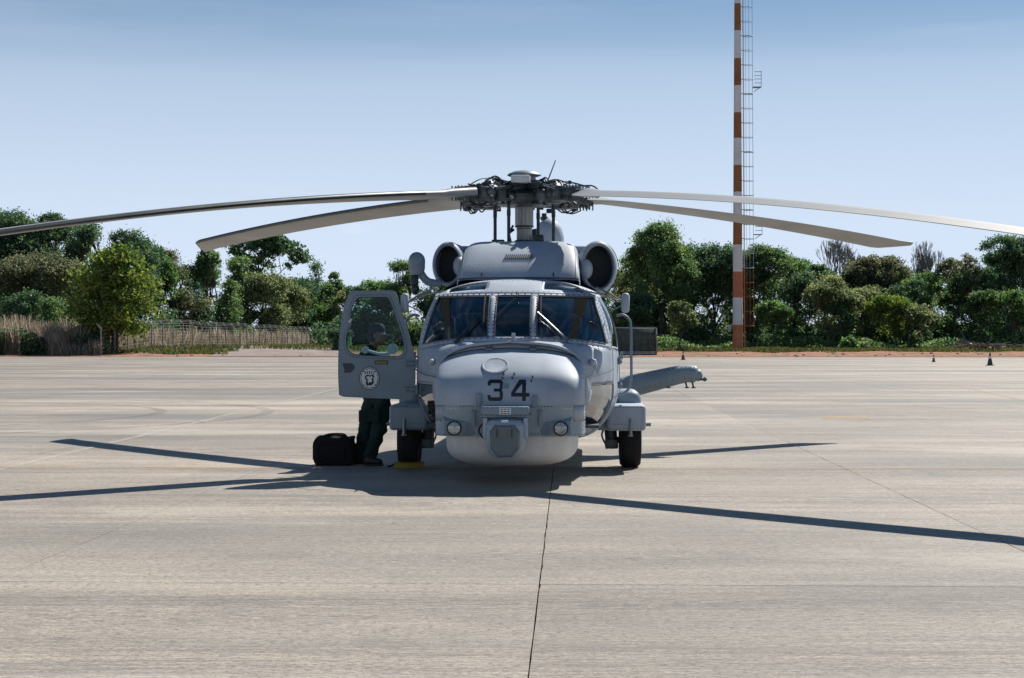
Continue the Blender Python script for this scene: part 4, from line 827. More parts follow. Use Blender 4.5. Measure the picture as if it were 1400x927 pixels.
for nm, a0, cone, droop, da in blades:
    th = R(fit['az'] + a0 + da) + YAW; dr = Vector((math.cos(th), math.sin(th), 0)); ld = Vector((-math.sin(th), math.cos(th), 0))   # leading direction: turns anticlockwise
    def ctr(r): t = r / fit['R']; return dr * r + Vector((0, 0, fit['z'] + cone * t - droop * t * t))
    Rb = fit['R'] * (1.06 if nm == 'FR' else 1); rs_ = [.95, 1.05, 1.2, 1.35, 1.5] + list(np.linspace(1.8, Rb - .62, 22)) + [Rb - .5, Rb - .36, Rb - .2, Rb - .08, Rb]
    af = [(0, 0), (.015, .022), (.06, .040), (.15, .054), (.3, .058), (.5, .045), (.75, .022), (1, .003)]
    sec = []; sece = []
    for r in rs_:
        t = r / Rb; ch = .50 * (1 if r > 1.5 else lerp(.30, 1, sstep(.9, 1.5, r))); sw = 0
        if r > Rb - .42: k = (r - (Rb - .42)) / .42; sw = .43 * k ** 1.25; ch = lerp(.50, .13, k ** 1.1)
        if r > Rb - .01: ch = .10
        c = ctr(r); p = pit(nm, t); L = ld * math.cos(p) + Vector((0, 0, math.sin(p))); U = Vector((0, 0, math.cos(p))) - ld * math.sin(p)
        thk = .9 if r > 1.4 else 1.3
        up = [c + L * (.30 * .50 - sw - x * ch + (.0)) + U * y * thk * .9 for x, y in af]; dn = [c + L * (.30 * .50 - sw - x * ch) - U * y * thk * .55 for x, y in af]
        sec.append(up + dn[::-1][1:-1]); e = [c + L * (.30 * .50 - sw - x * ch + .002) + U * (y * thk * .9 + .0015) for x, y in af[:3]][::-1] + [c + L * (.30 * .50 - sw - x * ch + .002) - U * (y * thk * .55 + .0015) for x, y in af[:3]][1:]; sece.append(e)
    n = len(sec[0]); bl = B(); bl.add([p for s in sec for p in s], [(i * n + k, i * n + (k + 1) % n, (i + 1) * n + (k + 1) % n, (i + 1) * n + k) for i in range(len(sec) - 1) for k in range(n)] + [tuple(range(n))[::-1], tuple((len(sec) - 1) * n + k for k in range(n))])
    bo = P('rotor_blade', bl, M['blade'], smooth=40)
    e = B(); e.grid(sece[5:]); e.build('abrasion_strip', M['blade_edge'], bo, smooth=50)
    # cuff, hinge, damper, hoses
    p = pit(nm, .1); Rm = Matrix(((dr.x, ld.x, 0), (dr.y, ld.y, 0), (0, 0, 1)))
    def L3(r, l, z): return dr * r + ld * l + Vector((0, 0, fit['z'] + z - .05 * r))
    cu = B(); cu.tube([L3(.86, 0, 0), L3(1.0, 0, 0), L3(1.22, .0, .005)], [.10, .095, .05], 10, squash=.7); cu.box(L3(.80, 0, -.01), (.16, .30, .20), Rm, .03); cu.box(L3(.96, 0, .055), (.26, .17, .02), Rm, .005); cu.box(L3(.96, 0, -.055), (.26, .17, .02), Rm, .005)
    for k in range(6):
        for s_ in (-.06, .06): cu.tube([L3(.90 + k * .06, s_, -.09), L3(.90 + k * .06, s_, .095)], .010, 6)
    cu.build('blade_cuff', M['hubgrey'], bo, smooth=35)
    ar_ = B(); ar_.box(L3(.42, 0, -.03), (.46, .24, .15), Rm, .04); ar_.lathe([(.10, -.13), (.12, -.10), (.12, .09), (.08, .12)], L3(.62, 0, 0), 'Z', 16); ar_.box(L3(.70, .0, .0), (.10, .34, .12), Rm, .03); ar_.box(L3(.56, .14, -.02), (.14, .10, .18), Rm, .02)
    ar_.ball(L3(.60, -.18, -.02), .075, 10); ar_.ball(L3(.74, .17, .02), .065, 10); ar_.build('hub_arm', M['hubgrey'], hub, smooth=35)
    dm_ = B(); dm_.tube([L3(.18, .24, .10), L3(.46, .24, .08)], .052, 12); dm_.tube([L3(.46, .24, .08), L3(.72, .22, .05)], .024, 8); dm_.ball(L3(.18, .24, .10), .05, 8); dm_.box(L3(.50, -.20, .09), (.20, .09, .09), Rm, .02); dm_.tube([L3(.36, -.20, .09), L3(.64, -.20, .09)], .03, 10); dm_.build('lead_lag_damper', M['dark'], hub)
    st_ = B(); st_.tube([L3(.66, -.20, .10), L3(.85, -.15, .05)], .016, 8); st_.lathe([(.045, 0), (.045, .02), (.02, .05)], L3(.62, .02, .12), n=12); st_.ball(L3(.53, .05, .12), .035, 8); st_.tube([L3(.75, .19, -.05), L3(.75, .19, .08)], .022, 8); st_.ball(L3(.80, -.12, -.02), .04, 8); st_.build('fold_actuator', M['steel'], hub)
    hz_ = B()
    for k in range(12):
        r0 = hr_.uniform(.08, .4); r1 = hr_.uniform(.55, .98); l0 = hr_.uniform(-.24, .24); l1 = hr_.uniform(-.16, .16); zz = hr_.uniform(.08, .19); z1_ = hr_.uniform(.02, .14)
        hz_.tube(catmull([L3(r0, l0, .05 + hr_.uniform(0, .12)), L3(lerp(r0, r1, .3), lerp(l0, l1, .3) + hr_.uniform(-.06, .06), zz), L3(lerp(r0, r1, .7), lerp(l0, l1, .7) + hr_.uniform(-.06, .06), zz + hr_.uniform(-.05, .05)), L3(r1, l1, z1_)], 5), hr_.uniform(.007, .013), 6)
    for k in range(22): hz_.box(L3(hr_.uniform(.12, .9), hr_.uniform(-.26, .26), hr_.uniform(-.14, .15)), (hr_.uniform(.03, .08), hr_.uniform(.03, .08), hr_.uniform(.03, .07)), Rm, .008)
    for k in range(3): 
        r0 = hr_.uniform(.6, .9); hz_.tube(catmull([L3(r0, .1, -.10), L3(r0 + .12, .08, -.155), L3(r0 + .25, .02, -.10)], 5), .010, 6)
    for k in range(12): hz_.tube([L3(.82 + k * .024, .09 * (-1) ** k, -.085), L3(.82 + k * .024, .09 * (-1) ** k, -.05)], .010, 5)
    hz_.build('hydraulic_lines', M['dark'], hub)
# top-front harness details that stand clear of the hub
q = B()
for a, b__, c in (((-.93, .1, 3.56), (-.6, .1, 3.60), (-.25, -.1, 3.63)), ((-.80, -.2, 3.50), (-.5, -.3, 3.56), (-.15, -.2, 3.62)), ((.28, -.1, 3.62), (.6, .0, 3.62), (.86, .1, 3.56)), ((.20, -.3, 3.55), (.5, -.3, 3.56), (.75, -.3, 3.46))):
    q.tube(catmull([a, b__, c], 6), .012, 6); q.ball(b__, .028, 8)
q.tube(catmull([(.72, 0, 3.57), (.88, 0, 3.575), (.96, 0, 3.53), (.98, 0, 3.46)], 5), .011, 6)
for x in (-.32, .32): q.tube(catmull([(x * 2.2, -.3, 3.52), (x * 1.8, -.32, 3.42), (x, -.34, 3.44), (x * .4, -.36, 3.52)], 6), .013, 6)
for k in range(26):
    a = hr_.uniform(0, 6.28); rr_ = hr_.uniform(.18, .42); q.box((rr_ * math.cos(a), rr_ * math.sin(a), hr_.uniform(3.50, 3.66)), (hr_.uniform(.04, .10), hr_.uniform(.04, .10), hr_.uniform(.03, .09)), Matrix.Rotation(a, 3, 'Z'), .008)
q.build('wiring_harness', M['dark'], hub)
q = B()
for x, y, z, s_ in ((-.62, -.42, 3.47, .045), (-.50, -.3, 3.53, .03), (.62, -.45, 3.46, .04), (.95, -.62, 3.40, .05), (.45, -.35, 3.54, .03), (-.85, -.5, 3.44, .03), (0.2, -.44, 3.44, .05), (-.15, -.44, 3.40, .04), (-.3, -.3, 3.56, .03)): B().ball((x, y, z), s_, 10).build('hub_fitting', M['steel'], hub)
# dome behind the mast
q = B(); q.lathe([(.21, 0), (.215, .25), (.215, .38), (.19, .50), (.13, .60), (.06, .65), (.0001, .665)], (.29, 1.7, 2.62), n=28, sx=1.0); do = P('jammer_dome', q, M['paint'], smooth=50)
q = B(); q.lathe([(.05, 0), (.055, .05), (.035, .05), (.035, .10)], (.22, 1.7, 3.25), n=12); q.box((.10, 1.7, 2.95), (.12, .2, .36), bev=.04); q.build('dome_fitting', M['dark'], do)
for x, y, a in ((-.30, -.8, .16), (.22, -.75, .12)):
    q = B(); q.box((x, y, 2.80), (a, .12, .03), bev=.01); P('cowl_fitting', q, M['dark'])

# ================================================================ person behind the door
def at(u, D, z=0): return Vector(((u - 700) / FOC * D, D, z))
per = empty('person', at(503, 19.6)); tag(per, 'person in dark green flight suit and cap standing behind the open helicopter door', 'person')
def skinned(name, chains, m, parent, sub=2, root=0):
    vs, rs, es = [], [], []
    def idx(p, r):
        for i, v in enumerate(vs):
            if (Vector(v) - Vector(p)).length < 1e-4: return i
        vs.append(p); rs.append(r); return len(vs) - 1
    for ch in chains:
        ids = [idx(p, r) for p, r in ch]; es += [(a, b) for a, b in zip(ids, ids[1:])]
    me = bpy.data.meshes.new(name); me.from_pydata(vs, es, []); o = bpy.data.objects.new(name, me); col.objects.link(o); o.parent = parent
    md = o.modifiers.new('skin', 'SKIN'); md.use_smooth_shade = True
    for i, r in enumerate(rs):
        rr2 = r if isinstance(r, tuple) else (r, r); me.skin_vertices[0].data[i].radius = rr2; me.skin_vertices[0].data[i].use_root = (i == root)
    s2 = o.modifiers.new('sub', 'SUBSURF'); s2.levels = sub; s2.render_levels = sub; me.materials.append(m); return o
def folds(o, scale, amt):
    tx = bpy.data.textures.new('folds', 'CLOUDS'); tx.noise_scale = scale; tx.noise_depth = 2
    md = o.modifiers.new('folds', 'DISPLACE'); md.texture = tx; md.strength = amt; md.mid_level = .5; md.texture_coords = 'LOCAL'; return o
# local axes: x right, y away from the camera; hips at 0.93 m, leaning to the right
pel = (.13, 0, .92); k1 = (-.01, .04, .50); f1 = (-.12, .10, .12); k2 = (.17, -.14, .50); f2 = (.03, -.18, .12)
ch = [[(pel, (.16, .12)), ((.05, .0, 1.10), (.15, .115)), ((.0, 0, 1.30), (.17, .12)), ((.01, 0, 1.42), (.13, .10)), ((.06, -.01, 1.50), .06)],
      [(pel, (.16, .12)), ((.05, .05, .80), .125), (k1, .095), ((-.07, .07, .28), .088), (f1, .084), ((-.12, .10, .06), .078)],
      [(pel, (.16, .12)), ((.19, -.06, .80), .125), (k2, .100), ((.09, -.16, .28), .090), (f2, .086), ((.03, -.18, .06), .080)],
      [((.01, 0, 1.42), (.13, .10)), ((-.02, -.14, 1.38), .068), ((.08, -.20, 1.16), .052), ((.28, -.14, 1.20), .040)],
      [((.01, 0, 1.42), (.13, .10)), ((.04, .15, 1.38), .068), ((.16, .20, 1.15), .052), ((.36, .10, 1.22), .040)]]
folds(skinned('flight_suit', ch, M['suit'], per, 3), .09, .055)
for x, y, z in ((-.04, -.10, .60), (.10, -.27, .62)):
    q = B(); q.box((x, y, z), (.13, .035, .16), bev=.015); q.build('leg_pocket', M['suit'], per)
q = B(); q.lathe([(.150, -.02), (.155, 0), (.150, .02)], (.085, 0, 1.02), n=24, sy=.82); q.build('belt', M['boot'], per)
hd = B(); hd.ball((.125, -.02, 1.60), (.095, .078, .115), 20); hd.ball((.165, -.02, 1.555), (.062, .058, .065), 14); hd.tube([(.06, -.01, 1.46), (.10, -.015, 1.56)], .055, 12)
hd.ball((.222, -.02, 1.585), (.022, .016, .022), 8); hd.ball((.10, -.10, 1.60), (.024, .012, .032), 8); hd.ball((.10, .06, 1.60), (.024, .012, .032), 8); hd.box((.205, -.02, 1.545), (.02, .05, .012), bev=.005); ho = hd.build('head', M['skin'], per, smooth=60)
q = B(); 
for s_ in (-.055, .015): q.ball((.203, s_, 1.612), (.010, .012, .008), 8)
q.build('eyes', M['boot'], ho)
q = B(); q.ball((.080, -.02, 1.60), (.088, .083, .10), 16); q.build('hair', M['cap'], ho)
cp = B(); cp.lathe([(.100, 0), (.104, .03), (.098, .07), (.066, .10), (.0001, .112)], (.112, -.02, 1.645), n=24, sy=.85); cpo = cp.build('cap', M['cap'], per, smooth=60)
q = B(); q.plate([(.16, -.10), (.22, -.095), (.275, -.06), (.29, -.02), (.275, .02), (.22, .055), (.16, .06)], 0, .010, 'XY'); q2 = q.build('cap_brim', M['galv'], cpo, smooth=0, loc=(.0, 0, 1.632)); q2.rotation_euler = (0, R(6), 0)
for nm_, wr, s_ in (('hand', (.28, -.14, 1.20), -1), ('hand', (.36, .10, 1.22), 1)):
    x, y, z = wr; c = [[((x, y, z), .026), ((x + .05, y, z + .005), (.036, .018)), ((x + .085, y, z), (.034, .014))]]
    for k, (dy, ln_) in enumerate(((-.03, .062), (-.01, .072), (.01, .066), (.03, .052))): c.append([((x + .085, y, z), (.034, .014)), ((x + .095, y + dy, z), .010), ((x + .095 + ln_ * .55, y + dy, z - .012), .009), ((x + .095 + ln_ * .9, y + dy, z - .034), .008)])
    c.append([((x + .05, y, z + .005), (.036, .018)), ((x + .06, y + s_ * -.04, z + .01), .012), ((x + .09, y + s_ * -.055, z - .004), .010), ((x + .112, y + s_ * -.05, z - .016), .009)])
    skinned(nm_, c, M['skin'], per, 1)
for (x, y, z) in (f1, f2):
    q = B(); q.tube([(x, y, .02 + .1), (x, y, .05)], .068, 14); q.tube(catmull([(x - .06, y, .055), (x + .02, y - .01, .06), (x + .11, y - .035, .05), (x + .17, y - .05, .04)], 4), [.052] * 5 + [.055] * 4 + [.048, .044, .036, .02], 14, squash=.85); q.box((x + .055, y - .02, .013), (.25, .09, .024), Matrix.Rotation(R(-13), 3, 'Z'), .01); q.build('boot', M['boot'], per, smooth=60)

# --- bag, chock
bag = empty('duffel_bag', at(457, 19.5)); tag(bag, 'black fabric bag standing on the concrete beside the person', 'bag')
b = superbox((0, 0, .18), (.245, .17, .178), 9, 8, 40, 20); r9 = random.Random(3); b.v = [(x + r9.uniform(-.006, .006) + .01 * math.sin(z * 40), y + r9.uniform(-.006, .006), max(.002, z + (.012 * math.sin(x * 30) if z > .25 else 0))) for x, y, z in b.v]; folds(b.build('bag_body', M['bag'], bag, smooth=70), .10, .03)
q = B(); q.tube(catmull([(-.15, -.06, .33), (-.10, -.05, .37), (.08, -.05, .375), (.15, -.06, .34)], 5), .014, 6); q.tube(catmull([(-.16, .06, .33), (-.08, .05, .375), (.10, .05, .38), (.16, .06, .33)], 5), .014, 6); q.build('handle', M['bag'], bag)
q = B(); q.box((0, -.175, .17), (.30, .03, .2), bev=.012); q.box((0, -.10, .345), (.38, .05, .02), bev=.006); q.build('pocket', M['bag'], bag)
for sx2 in (-.24, .24): q = B(); q.box((sx2, 0, .17), (.03, .22, .20), bev=.012); q.build('side_pocket', M['bag'], bag)
ck = empty('wheel_chock', at(562, 19.25, 0)); tag(ck, 'yellow wheel chock wedged before the helicopter tyre beside the person', 'chock')
q = B(); q.add([(-.19, -.30, 0), (.17, -.30, 0), (.17, -.10, 0), (-.19, -.10, 0), (-.19, -.24, .06), (.17, -.24, .06), (.17, -.12, .075), (-.19, -.12, .075)], [(0, 1, 2, 3), (4, 7, 6, 5), (0, 4, 5, 1), (1, 5, 6, 2), (2, 6, 7, 3), (3, 7, 4, 0)]); q.build('chock_body', M['yellow'], ck, smooth=0); 
q = B(); q.tube(catmull([(-.19, -.2, .05), (-.24, -.22, .02), (-.28, -.1, .012), (-.22, .05, .012)], 5), .008, 6); q.build('rope', M['bag'], ck)

# ================================================================ mast with ladder
PD = 183; px = (1008.5 - 700) / FOC * PD; pz = terrain_z(px, PD)
pole = empty('striped_pole', (px, PD, pz)); tag(pole, 'tall orange and white banded pole with caged ladder rising behind the trees', 'pole')
def zv(v, D=PD): return CH + (466 - v) / FOC * D
bnds = [480.5, 444, 407, 371.5, 334.6, 299, 262.4, 226, 189, 154, 117, 80, 42, 5, -32, -60]
for i in range(len(bnds) - 1):
    z0, z1 = zv(bnds[i]) - pz - (.4 if i == 0 else 0), zv(bnds[i + 1]) - pz
    rr3 = lambda z: lerp(.60, .36, z / 44); m = (M['orange'] if i < 3 else M['orange_dark']) if i % 2 == 0 else M['polewhite']
    b = B(); b.lathe([(rr3(z0), z0), (rr3(z1), z1)], n=28); b.build('painted_band', m, pole, smooth=40)
b = B(); b.box((-.95, -.1, 2.6), (.35, .25, .75), bev=.03); b.tube([(-.75, -.1, 2.6), (-.5, -.1, 2.6)], .04, 6); b.build('control_box', M['galv'], pole)
lx0 = lambda z: rr3(z) + .20
for yy_ in (-.42, .04):
    for za, zb_, m in ((0.3, 9.6, M['rust']), (9.6, 46.5, M['galv'])):
        b = B(); b.tube([(lx0(za), yy_, za), (lx0(zb_), yy_, zb_)], .03, 6); b.build('ladder_rail', m, pole)
b = B(); z = .6
while z < 46.5: b.tube([(lx0(z), -.42, z), (lx0(z), .04, z)], .014, 4); z += .32
b.build('ladder_rungs', M['galv'], pole, kind='stuff')
z = 2.9; k = 0
while z < 46.5:
    b = B(); cx = lx0(z) + .56; b.tube([(cx + .56 * math.cos(a), -.19 + .40 * math.sin(a), z) for a in np.linspace(0, 2 * math.pi, 20)], .03 if k % 4 else .05, 5); b.tube([(rr3(z) - .1, -.19, z + .05), (lx0(z) + .05, -.19, z + .05)], .045, 5); b.build('cage_hoop', M['rust'] if z < 9.6 else M['galv'], pole); z += 1.68; k += 1
for a in (-2.2, -1.5, -.6, .3, 1.3):
    for za, zb_, m in ((2.9, 9.6, M['rust']), (9.6, 46.5, M['galv'])):
        b = B(); b.tube([(lx0(z_) + .56 + .56 * math.cos(a), -.19 + .40 * math.sin(a), z_) for z_ in (za, zb_)], .016, 4); b.build('cage_bar', m, pole)
for vb in (120, 321):
    z = zv(vb) - pz; x0 = lx0(z) + 1.2; b = B(); b.box((x0 + .35, -.35, z), (.95, .8, .08)); b.tube([(x0, -.35, z - .5), (x0 + .75, -.35, z)], .04, 5)
    for k in (.45, .9, 1.3, 1.75): b.tube([(x0, -.7, z + k), (x0 + .8, -.7, z + k)], .035, 5)
    b.tube([(x0 + .8, -.7, z), (x0 + .8, -.7, z + 1.8)], .035, 5); b.build('rest_platform', M['galv'], pole)

# ================================================================ fence
FH = 3.2
def fx(D): return lerp(-41.2, -36.6, (D - 157) / 149)
fence = empty('perimeter_fence', (fx(160), 160, terrain_z(fx(160), 160))); tag(fence, 'long concrete post and wire fence with angled tops in front of dry grass', 'fence')
fo = fence.location.copy(); D = 158.0; pts = []; post_me = None
while D < 330:
    x = fx(D); z = terrain_z(x, D); pts.append((x, D, z))
    if post_me is None:
        b = B(); b.box((0, 0, FH * .42), (.13, .13, FH * .84 + .4)); b.tube([(0, 0, FH * .82), (-.36, -.30, FH)], .085, 4); o = b.build('post', M['post'], fence, smooth=0); post_me = o
    else: o = post_me.copy(); col.objects.link(o)
    o.location = Vector((x, D, z)) - fo; D += 4.9
for k in range(7):
    b = B(); h = .35 + k * .36; b.tube([(x - fo.x, y - fo.y, z - fo.z + h) for x, y, z in pts], .014, 4, caps=False); b.build('wire', M['wire'], fence)
for k in range(3):
    b = B(); f = .3 + .33 * k; b.tube([(x - fo.x - .36 * f, y - fo.y - .3 * f, z - fo.z + FH * (.82 + .18 * f)) for x, y, z in pts], .014, 4, caps=False); b.build('wire', M['wire'], fence)

# ================================================================ curved barrier, cones
bD = 160; bx = (871 - 700) / FOC * bD; bz = terrain_z(bx, bD)
bar = empty('curved_barrier', (bx, bD, bz)); tag(bar, 'dark green curved metal barrier standing at the far apron edge behind the helicopter', 'barrier')
prof = [(-.10, 0), (-.03, .5), (.0, 1.0), (-.01, 1.6), (-.06, 2.2), (-.22, 2.75)]; W2 = 1.95
b = B(); b.grid([[(x, -p[0] * 1.6, p[1]) for x in (-W2 * 2.2, W2)] for p in catmull([(a, c, 0) for a, c in prof], 4)]); b.build('curved_sheet', M['barrier'], bar, solid=.05)
for k in range(9):
    x = -W2 * 2.0 + k * (W2 * 3.0 / 8); b = B(); b.tube([(x, -p[0] * 1.6 - .08, p[1]) for p in catmull([(a, c, 0) for a, c in prof], 3)][:10], .035, 4); b.build('rib', M['barrier'], bar)
b = B(); b.tube([(-W2 * 2.2, .36, 2.77), (W2, .36, 2.77)], .07, 6); b.box((-W2 * .6, .05, .22), (W2 * 3.1, .08, .30)); b.tube([(W2 + .02, -p[0] * 1.6, p[1]) for p in catmull([(a, c, 0) for a, c in prof], 4)], .07, 6); b.build('edge_rail', M['barrier_light'], bar)
b = B(); b.tube([(W2, .55, 2.7), (W2 + .10, .2, 2.2), (W2 - .05, .5, 1.2), (W2 - .45, .8, 0)], .05, 6); b.box((-.2, -.06, 1.95), (W2 * 2.6, .05, .08)); b.build('strut', M['barrier'], bar)
def cone(u, D, hgt, m, label):
    z0 = terrain_z(0, D) if D > 153 else 0
    r = empty('traffic_cone', at(u, D, z0)); tag(r, label, 'traffic cone', 'traffic cones along the far apron edge')
    k = hgt / .75; b = B(); b.box((0, 0, .02 * k), (.42 * k, .42 * k, .04 * k), bev=.01); b.build('base', m, r)
    b = B(); b.lathe([(.16 * k, .04 * k), (.115 * k, .30 * k), (.11 * k, .30 * k), (.035 * k, .75 * k), (.0001, .75 * k)], n=16); b.build('cone_body', m, r)
    b = B(); b.lathe([(.100 * k, .40 * k), (.07 * k, .56 * k)], n=16); b.build('reflective_band', M['white'], r)
    return r
cone(934, 127, .72, M['cone_o'], 'orange cone with white band in front of the curved green barrier side of trees')
cone(1276.5, 114, .55, M['cone_o'], 'small cone left of the dark one on the far right apron edge')
cone(1353.5, 98, .80, M['cone_d'], 'dark cone with pale band, nearest on the far right of the apron')

# ================================================================ vegetation
def rs(seed): return np.random.RandomState(seed)
def leaves_mesh(name, C, size, seed, asp=1.0, upbias=.35, elong=False):
    r = rs(seed); n = len(C); nrm = r.normal(size=(n, 3)); nrm[:, 2] += upbias; nrm /= np.linalg.norm(nrm, axis=1)[:, None]
    t = r.normal(size=(n, 3)); t -= (t * nrm).sum(1)[:, None] * nrm; t /= np.linalg.norm(t, axis=1)[:, None]; bt = np.cross(nrm, t)
    s = size * r.uniform(.6, 1.35, (n, 1)); a = t * s * .5 * asp * 1.15; c = bt * s * .36
    V = np.empty((n, 4, 3)); V[:, 0] = C - a - c * .2; V[:, 1] = C - a * .1 - c; V[:, 2] = C + a + c * .1; V[:, 3] = C + a * .05 + c + nrm * s * .18
    me = bpy.data.meshes.new(name); me.vertices.add(4 * n); me.vertices.foreach_set('co', V.ravel().astype(np.float32)); me.loops.add(4 * n); me.loops.foreach_set('vertex_index', np.arange(4 * n, dtype=np.int32))
    me.polygons.add(n); me.polygons.foreach_set('loop_start', np.arange(0, 4 * n, 4, dtype=np.int32)); me.update(calc_edges=True); return me
TS = 1.0
def grow(r, style):
    segs, tips = [], []
    def go(p, d, L, rad, dep):
        mid = p + d * L * .5 + Vector((r.normal(), r.normal(), 0)) * L * .05; d2 = (d + Vector((r.normal() * .12, r.normal() * .12, .06))).normalized(); e = mid + d2 * L * .5
        segs.append(([p, mid, e], [rad, rad * .85, rad * .7], dep))
        if dep == 0: tips.append(e); return
        n = 3 if (r.uniform() < (.55 if dep > 2 else .3)) else 2; a0 = r.uniform(0, 6.28); sp = {'umbrella': .62, 'bare': .40, 'open': .52}[style]
        for k in range(n):
            a = a0 + 2 * math.pi * k / n + r.uniform(-.4, .4); t = sp * r.uniform(.6, 1.25); u_ = d2.orthogonal().normalized(); v_ = d2.cross(u_); nd_ = d2 * math.cos(t) + (u_ * math.cos(a) + v_ * math.sin(a)) * math.sin(t)
            nd_.z += .10 if style == 'umbrella' else .22; go(e, nd_.normalized(), L * r.uniform(.68, .88), rad * .66, dep - 1)
        if dep >= 2 and r.uniform() < .5: tips.append(e)
    go(Vector((0, 0, 0)), Vector((r.uniform(-.1, .1), 0, 1)), 1.0, .05, {'umbrella': 6, 'bare': 7, 'open': 6}[style]); return segs, tips
def fenceD(u):
    for d in np.arange(158, 420, 1.0):
        if 700 + FOC * fx(d) / d >= u: return d
    return 420
def tree(u, D, vtop, wpx, leaf='mid', seed=1, vbot=None, style='round', label='', name='tree', dens=1.0, lsize=.235, group=None, lean=0, cat='tree', bark='bark', trunks=1):
    if u < 475 and name == 'tree' and leaf != 'bright':      # these stand behind the fence line
        wm = wpx / 2 / FOC * D; D2 = fenceD(min(u + wpx * .42, 452)) + (D - 196) * .8 + 8
        if D2 > D: lsize *= (D2 / D) ** .8; D = D2
    x0 = (u - 700) / FOC * D; z0 = terrain_z(x0, D); root = empty(name, (x0, D, z0)); tag(root, label, cat, group)
    H = CH + (466 - vtop) / FOC * D - z0; Wd = wpx / FOC * D; zb_ = 0 if vbot is None else max(0, CH + (466 - vbot) / FOC * D - z0); r = rs(seed)
    Hc = H - zb_; cl = []
    if style == 'bare': nC = 26
    elif style == 'umbrella': nC = 46
    elif style == 'column': nC = 26
    else: nC = int(70 + Wd * Hc * 1.3)
    skel = None
    if style in ('umbrella', 'bare', 'open'):
        skel, tips = grow(r, style); A = np.array([q[:] for sg_ in skel for q in sg_[0]]); x0_, x1_ = A[:, 0].min(), A[:, 0].max(); y0_, y1_ = A[:, 1].min(), A[:, 1].max(); zt_ = A[:, 2].max(); ins = 0 if style == 'bare' else Wd * .035
        zfork = .30 * Hc if style == 'bare' else 0
        def fit3(p): return Vector((((p[0] - x0_) / (x1_ - x0_) - .5) * (Wd - 2 * ins) - bx_, ((p[1] - y0_) / (y1_ - y0_) - .5) * min(Wd, 9) * .9 - by_, (p[2] / zt_) ** (.8 if style == 'umbrella' else 1) * (H - ins) if style != 'umbrella' else (H - ins) * (p[2] / zt_) ** .72))
        bx_ = by_ = 0; o3 = fit3((0, 0, 0)); bx_, by_ = 0, 0
        for p in tips:
            q = fit3(p)
            if style != 'bare' and q.z > zb_: cl.append((q.x, q.y, q.z, max(.30, Wd * {'umbrella': .036, 'open': .058}[style] * r.uniform(.5, 1.5))))
        nC = 0 if style != 'open' else int(nC * .25)
    nl_ = 11; lob = []
    for k in range(nl_):
        h = (k + .5) / nl_ + r.uniform(-.08, .08); h = min(.95, max(.08, h)); a = r.uniform(0, 6.28); e_ = math.sin(math.pi * (.18 + .70 * h)) ** .55; q_ = r.uniform(.25, .66); lob.append((q_ * e_ * math.cos(a) * 1.1, q_ * e_ * math.sin(a), min(1.02, h + r.uniform(-.06, .10)), r.uniform(.17, .38)))
    if style == 'round':
        for i in range(nC):
            L_ = lob[r.randint(nl_)]; v = r.normal(size=3); v /= np.linalg.norm(v); v *= L_[3] * r.uniform(.2, 1) ** .5; cr2 = max(.3, Wd * .065 * r.uniform(.4, 1.6))
            X_ = (L_[0] + v[0]) * Wd / 2 * 1.12; Y_ = (L_[1] + v[1]) * min(Wd, 9) / 2; Z_ = zb_ + min(1 - cr2 * .5 / Hc, max(.03, L_[2] + v[2] * .5 * Wd / Hc)) * Hc; cl.append((X_ + lean * L_[2], Y_, Z_, cr2))
        nC = 0
    for i in range(nC):
        for _ in range(30):
            a = r.uniform(0, 2 * math.pi); h = r.uniform(0, 1)
            if style == 'umbrella': h = 1 - r.uniform(0, 1) ** 1.6 * .55; env = math.sqrt(max(0, 1 - (max(0, h - .55) / .47) ** 2)) ; rad = r.uniform(.05, 1) ** .6 * env; ok = (h > .62 + .0) or rad > .62
            elif style == 'column': env = .55 + .45 * math.sin(math.pi * min(1, h * 1.05)); env *= (1 if h < .75 else (1.06 - h) / .31); rad = r.uniform(0, 1) ** .5 * env; ok = True
            elif style == 'open': env = math.sin(math.pi * (.12 + .84 * h)) ** .7; rad = r.uniform(.2, 1) ** .5 * env; ok = True
            elif style == 'bush': env = math.sqrt(max(0, 1 - h ** 2.4)); rad = r.uniform(0, 1) ** .45 * env; ok = True
            else: env = math.sin(math.pi * (.18 + .78 * h)) ** .55; rad = r.uniform(0, 1) ** .5 * env; ok = True
            if ok: break
        rad *= r.uniform(.80, 1.08); cr2 = Wd * {'umbrella': .062, 'column': .15, 'open': .085, 'bare': .05}.get(style, .088) * r.uniform(.5, 1.5)
        hh = min(h, 1 - cr2 * .55 / max(Hc, .1)); cl.append((rad * (Wd / 2 - cr2 * .5) * math.cos(a) + lean * h, rad * min(Wd / 2, 4.5) * .8 * math.sin(a), zb_ + hh * Hc, max(cr2, .32)))
    if style != 'bare':
        P_ = []
        for (x, y, z, c) in cl:
            nl = int(dens * {'umbrella': 110, 'open': 88}.get(style, 84) * (c / lsize / 2.4) ** 2) + 14
            q = r.normal(size=(nl, 3)) * (.68 * c); q[:, 2] *= .62; q[:, 2] += .22 * c * np.sin(q[:, 0] / c * 3 + x)
            q += (.3 * c) * r.normal(size=(nl, 3)) * (r.uniform(0, 1, (nl, 1)) > .8); q += (x, y, z); P_.append(q)
        C = np.concatenate(P_); C[:, 2] = np.maximum(C[:, 2], .15)
        me = leaves_mesh('crown', C, lsize, seed + 7); me.materials.append(LF[leaf]); o = bpy.data.objects.new('crown', me); col.objects.link(o); o.parent = root
    b = B(); tr = max(.07, min(.28, H * .017))
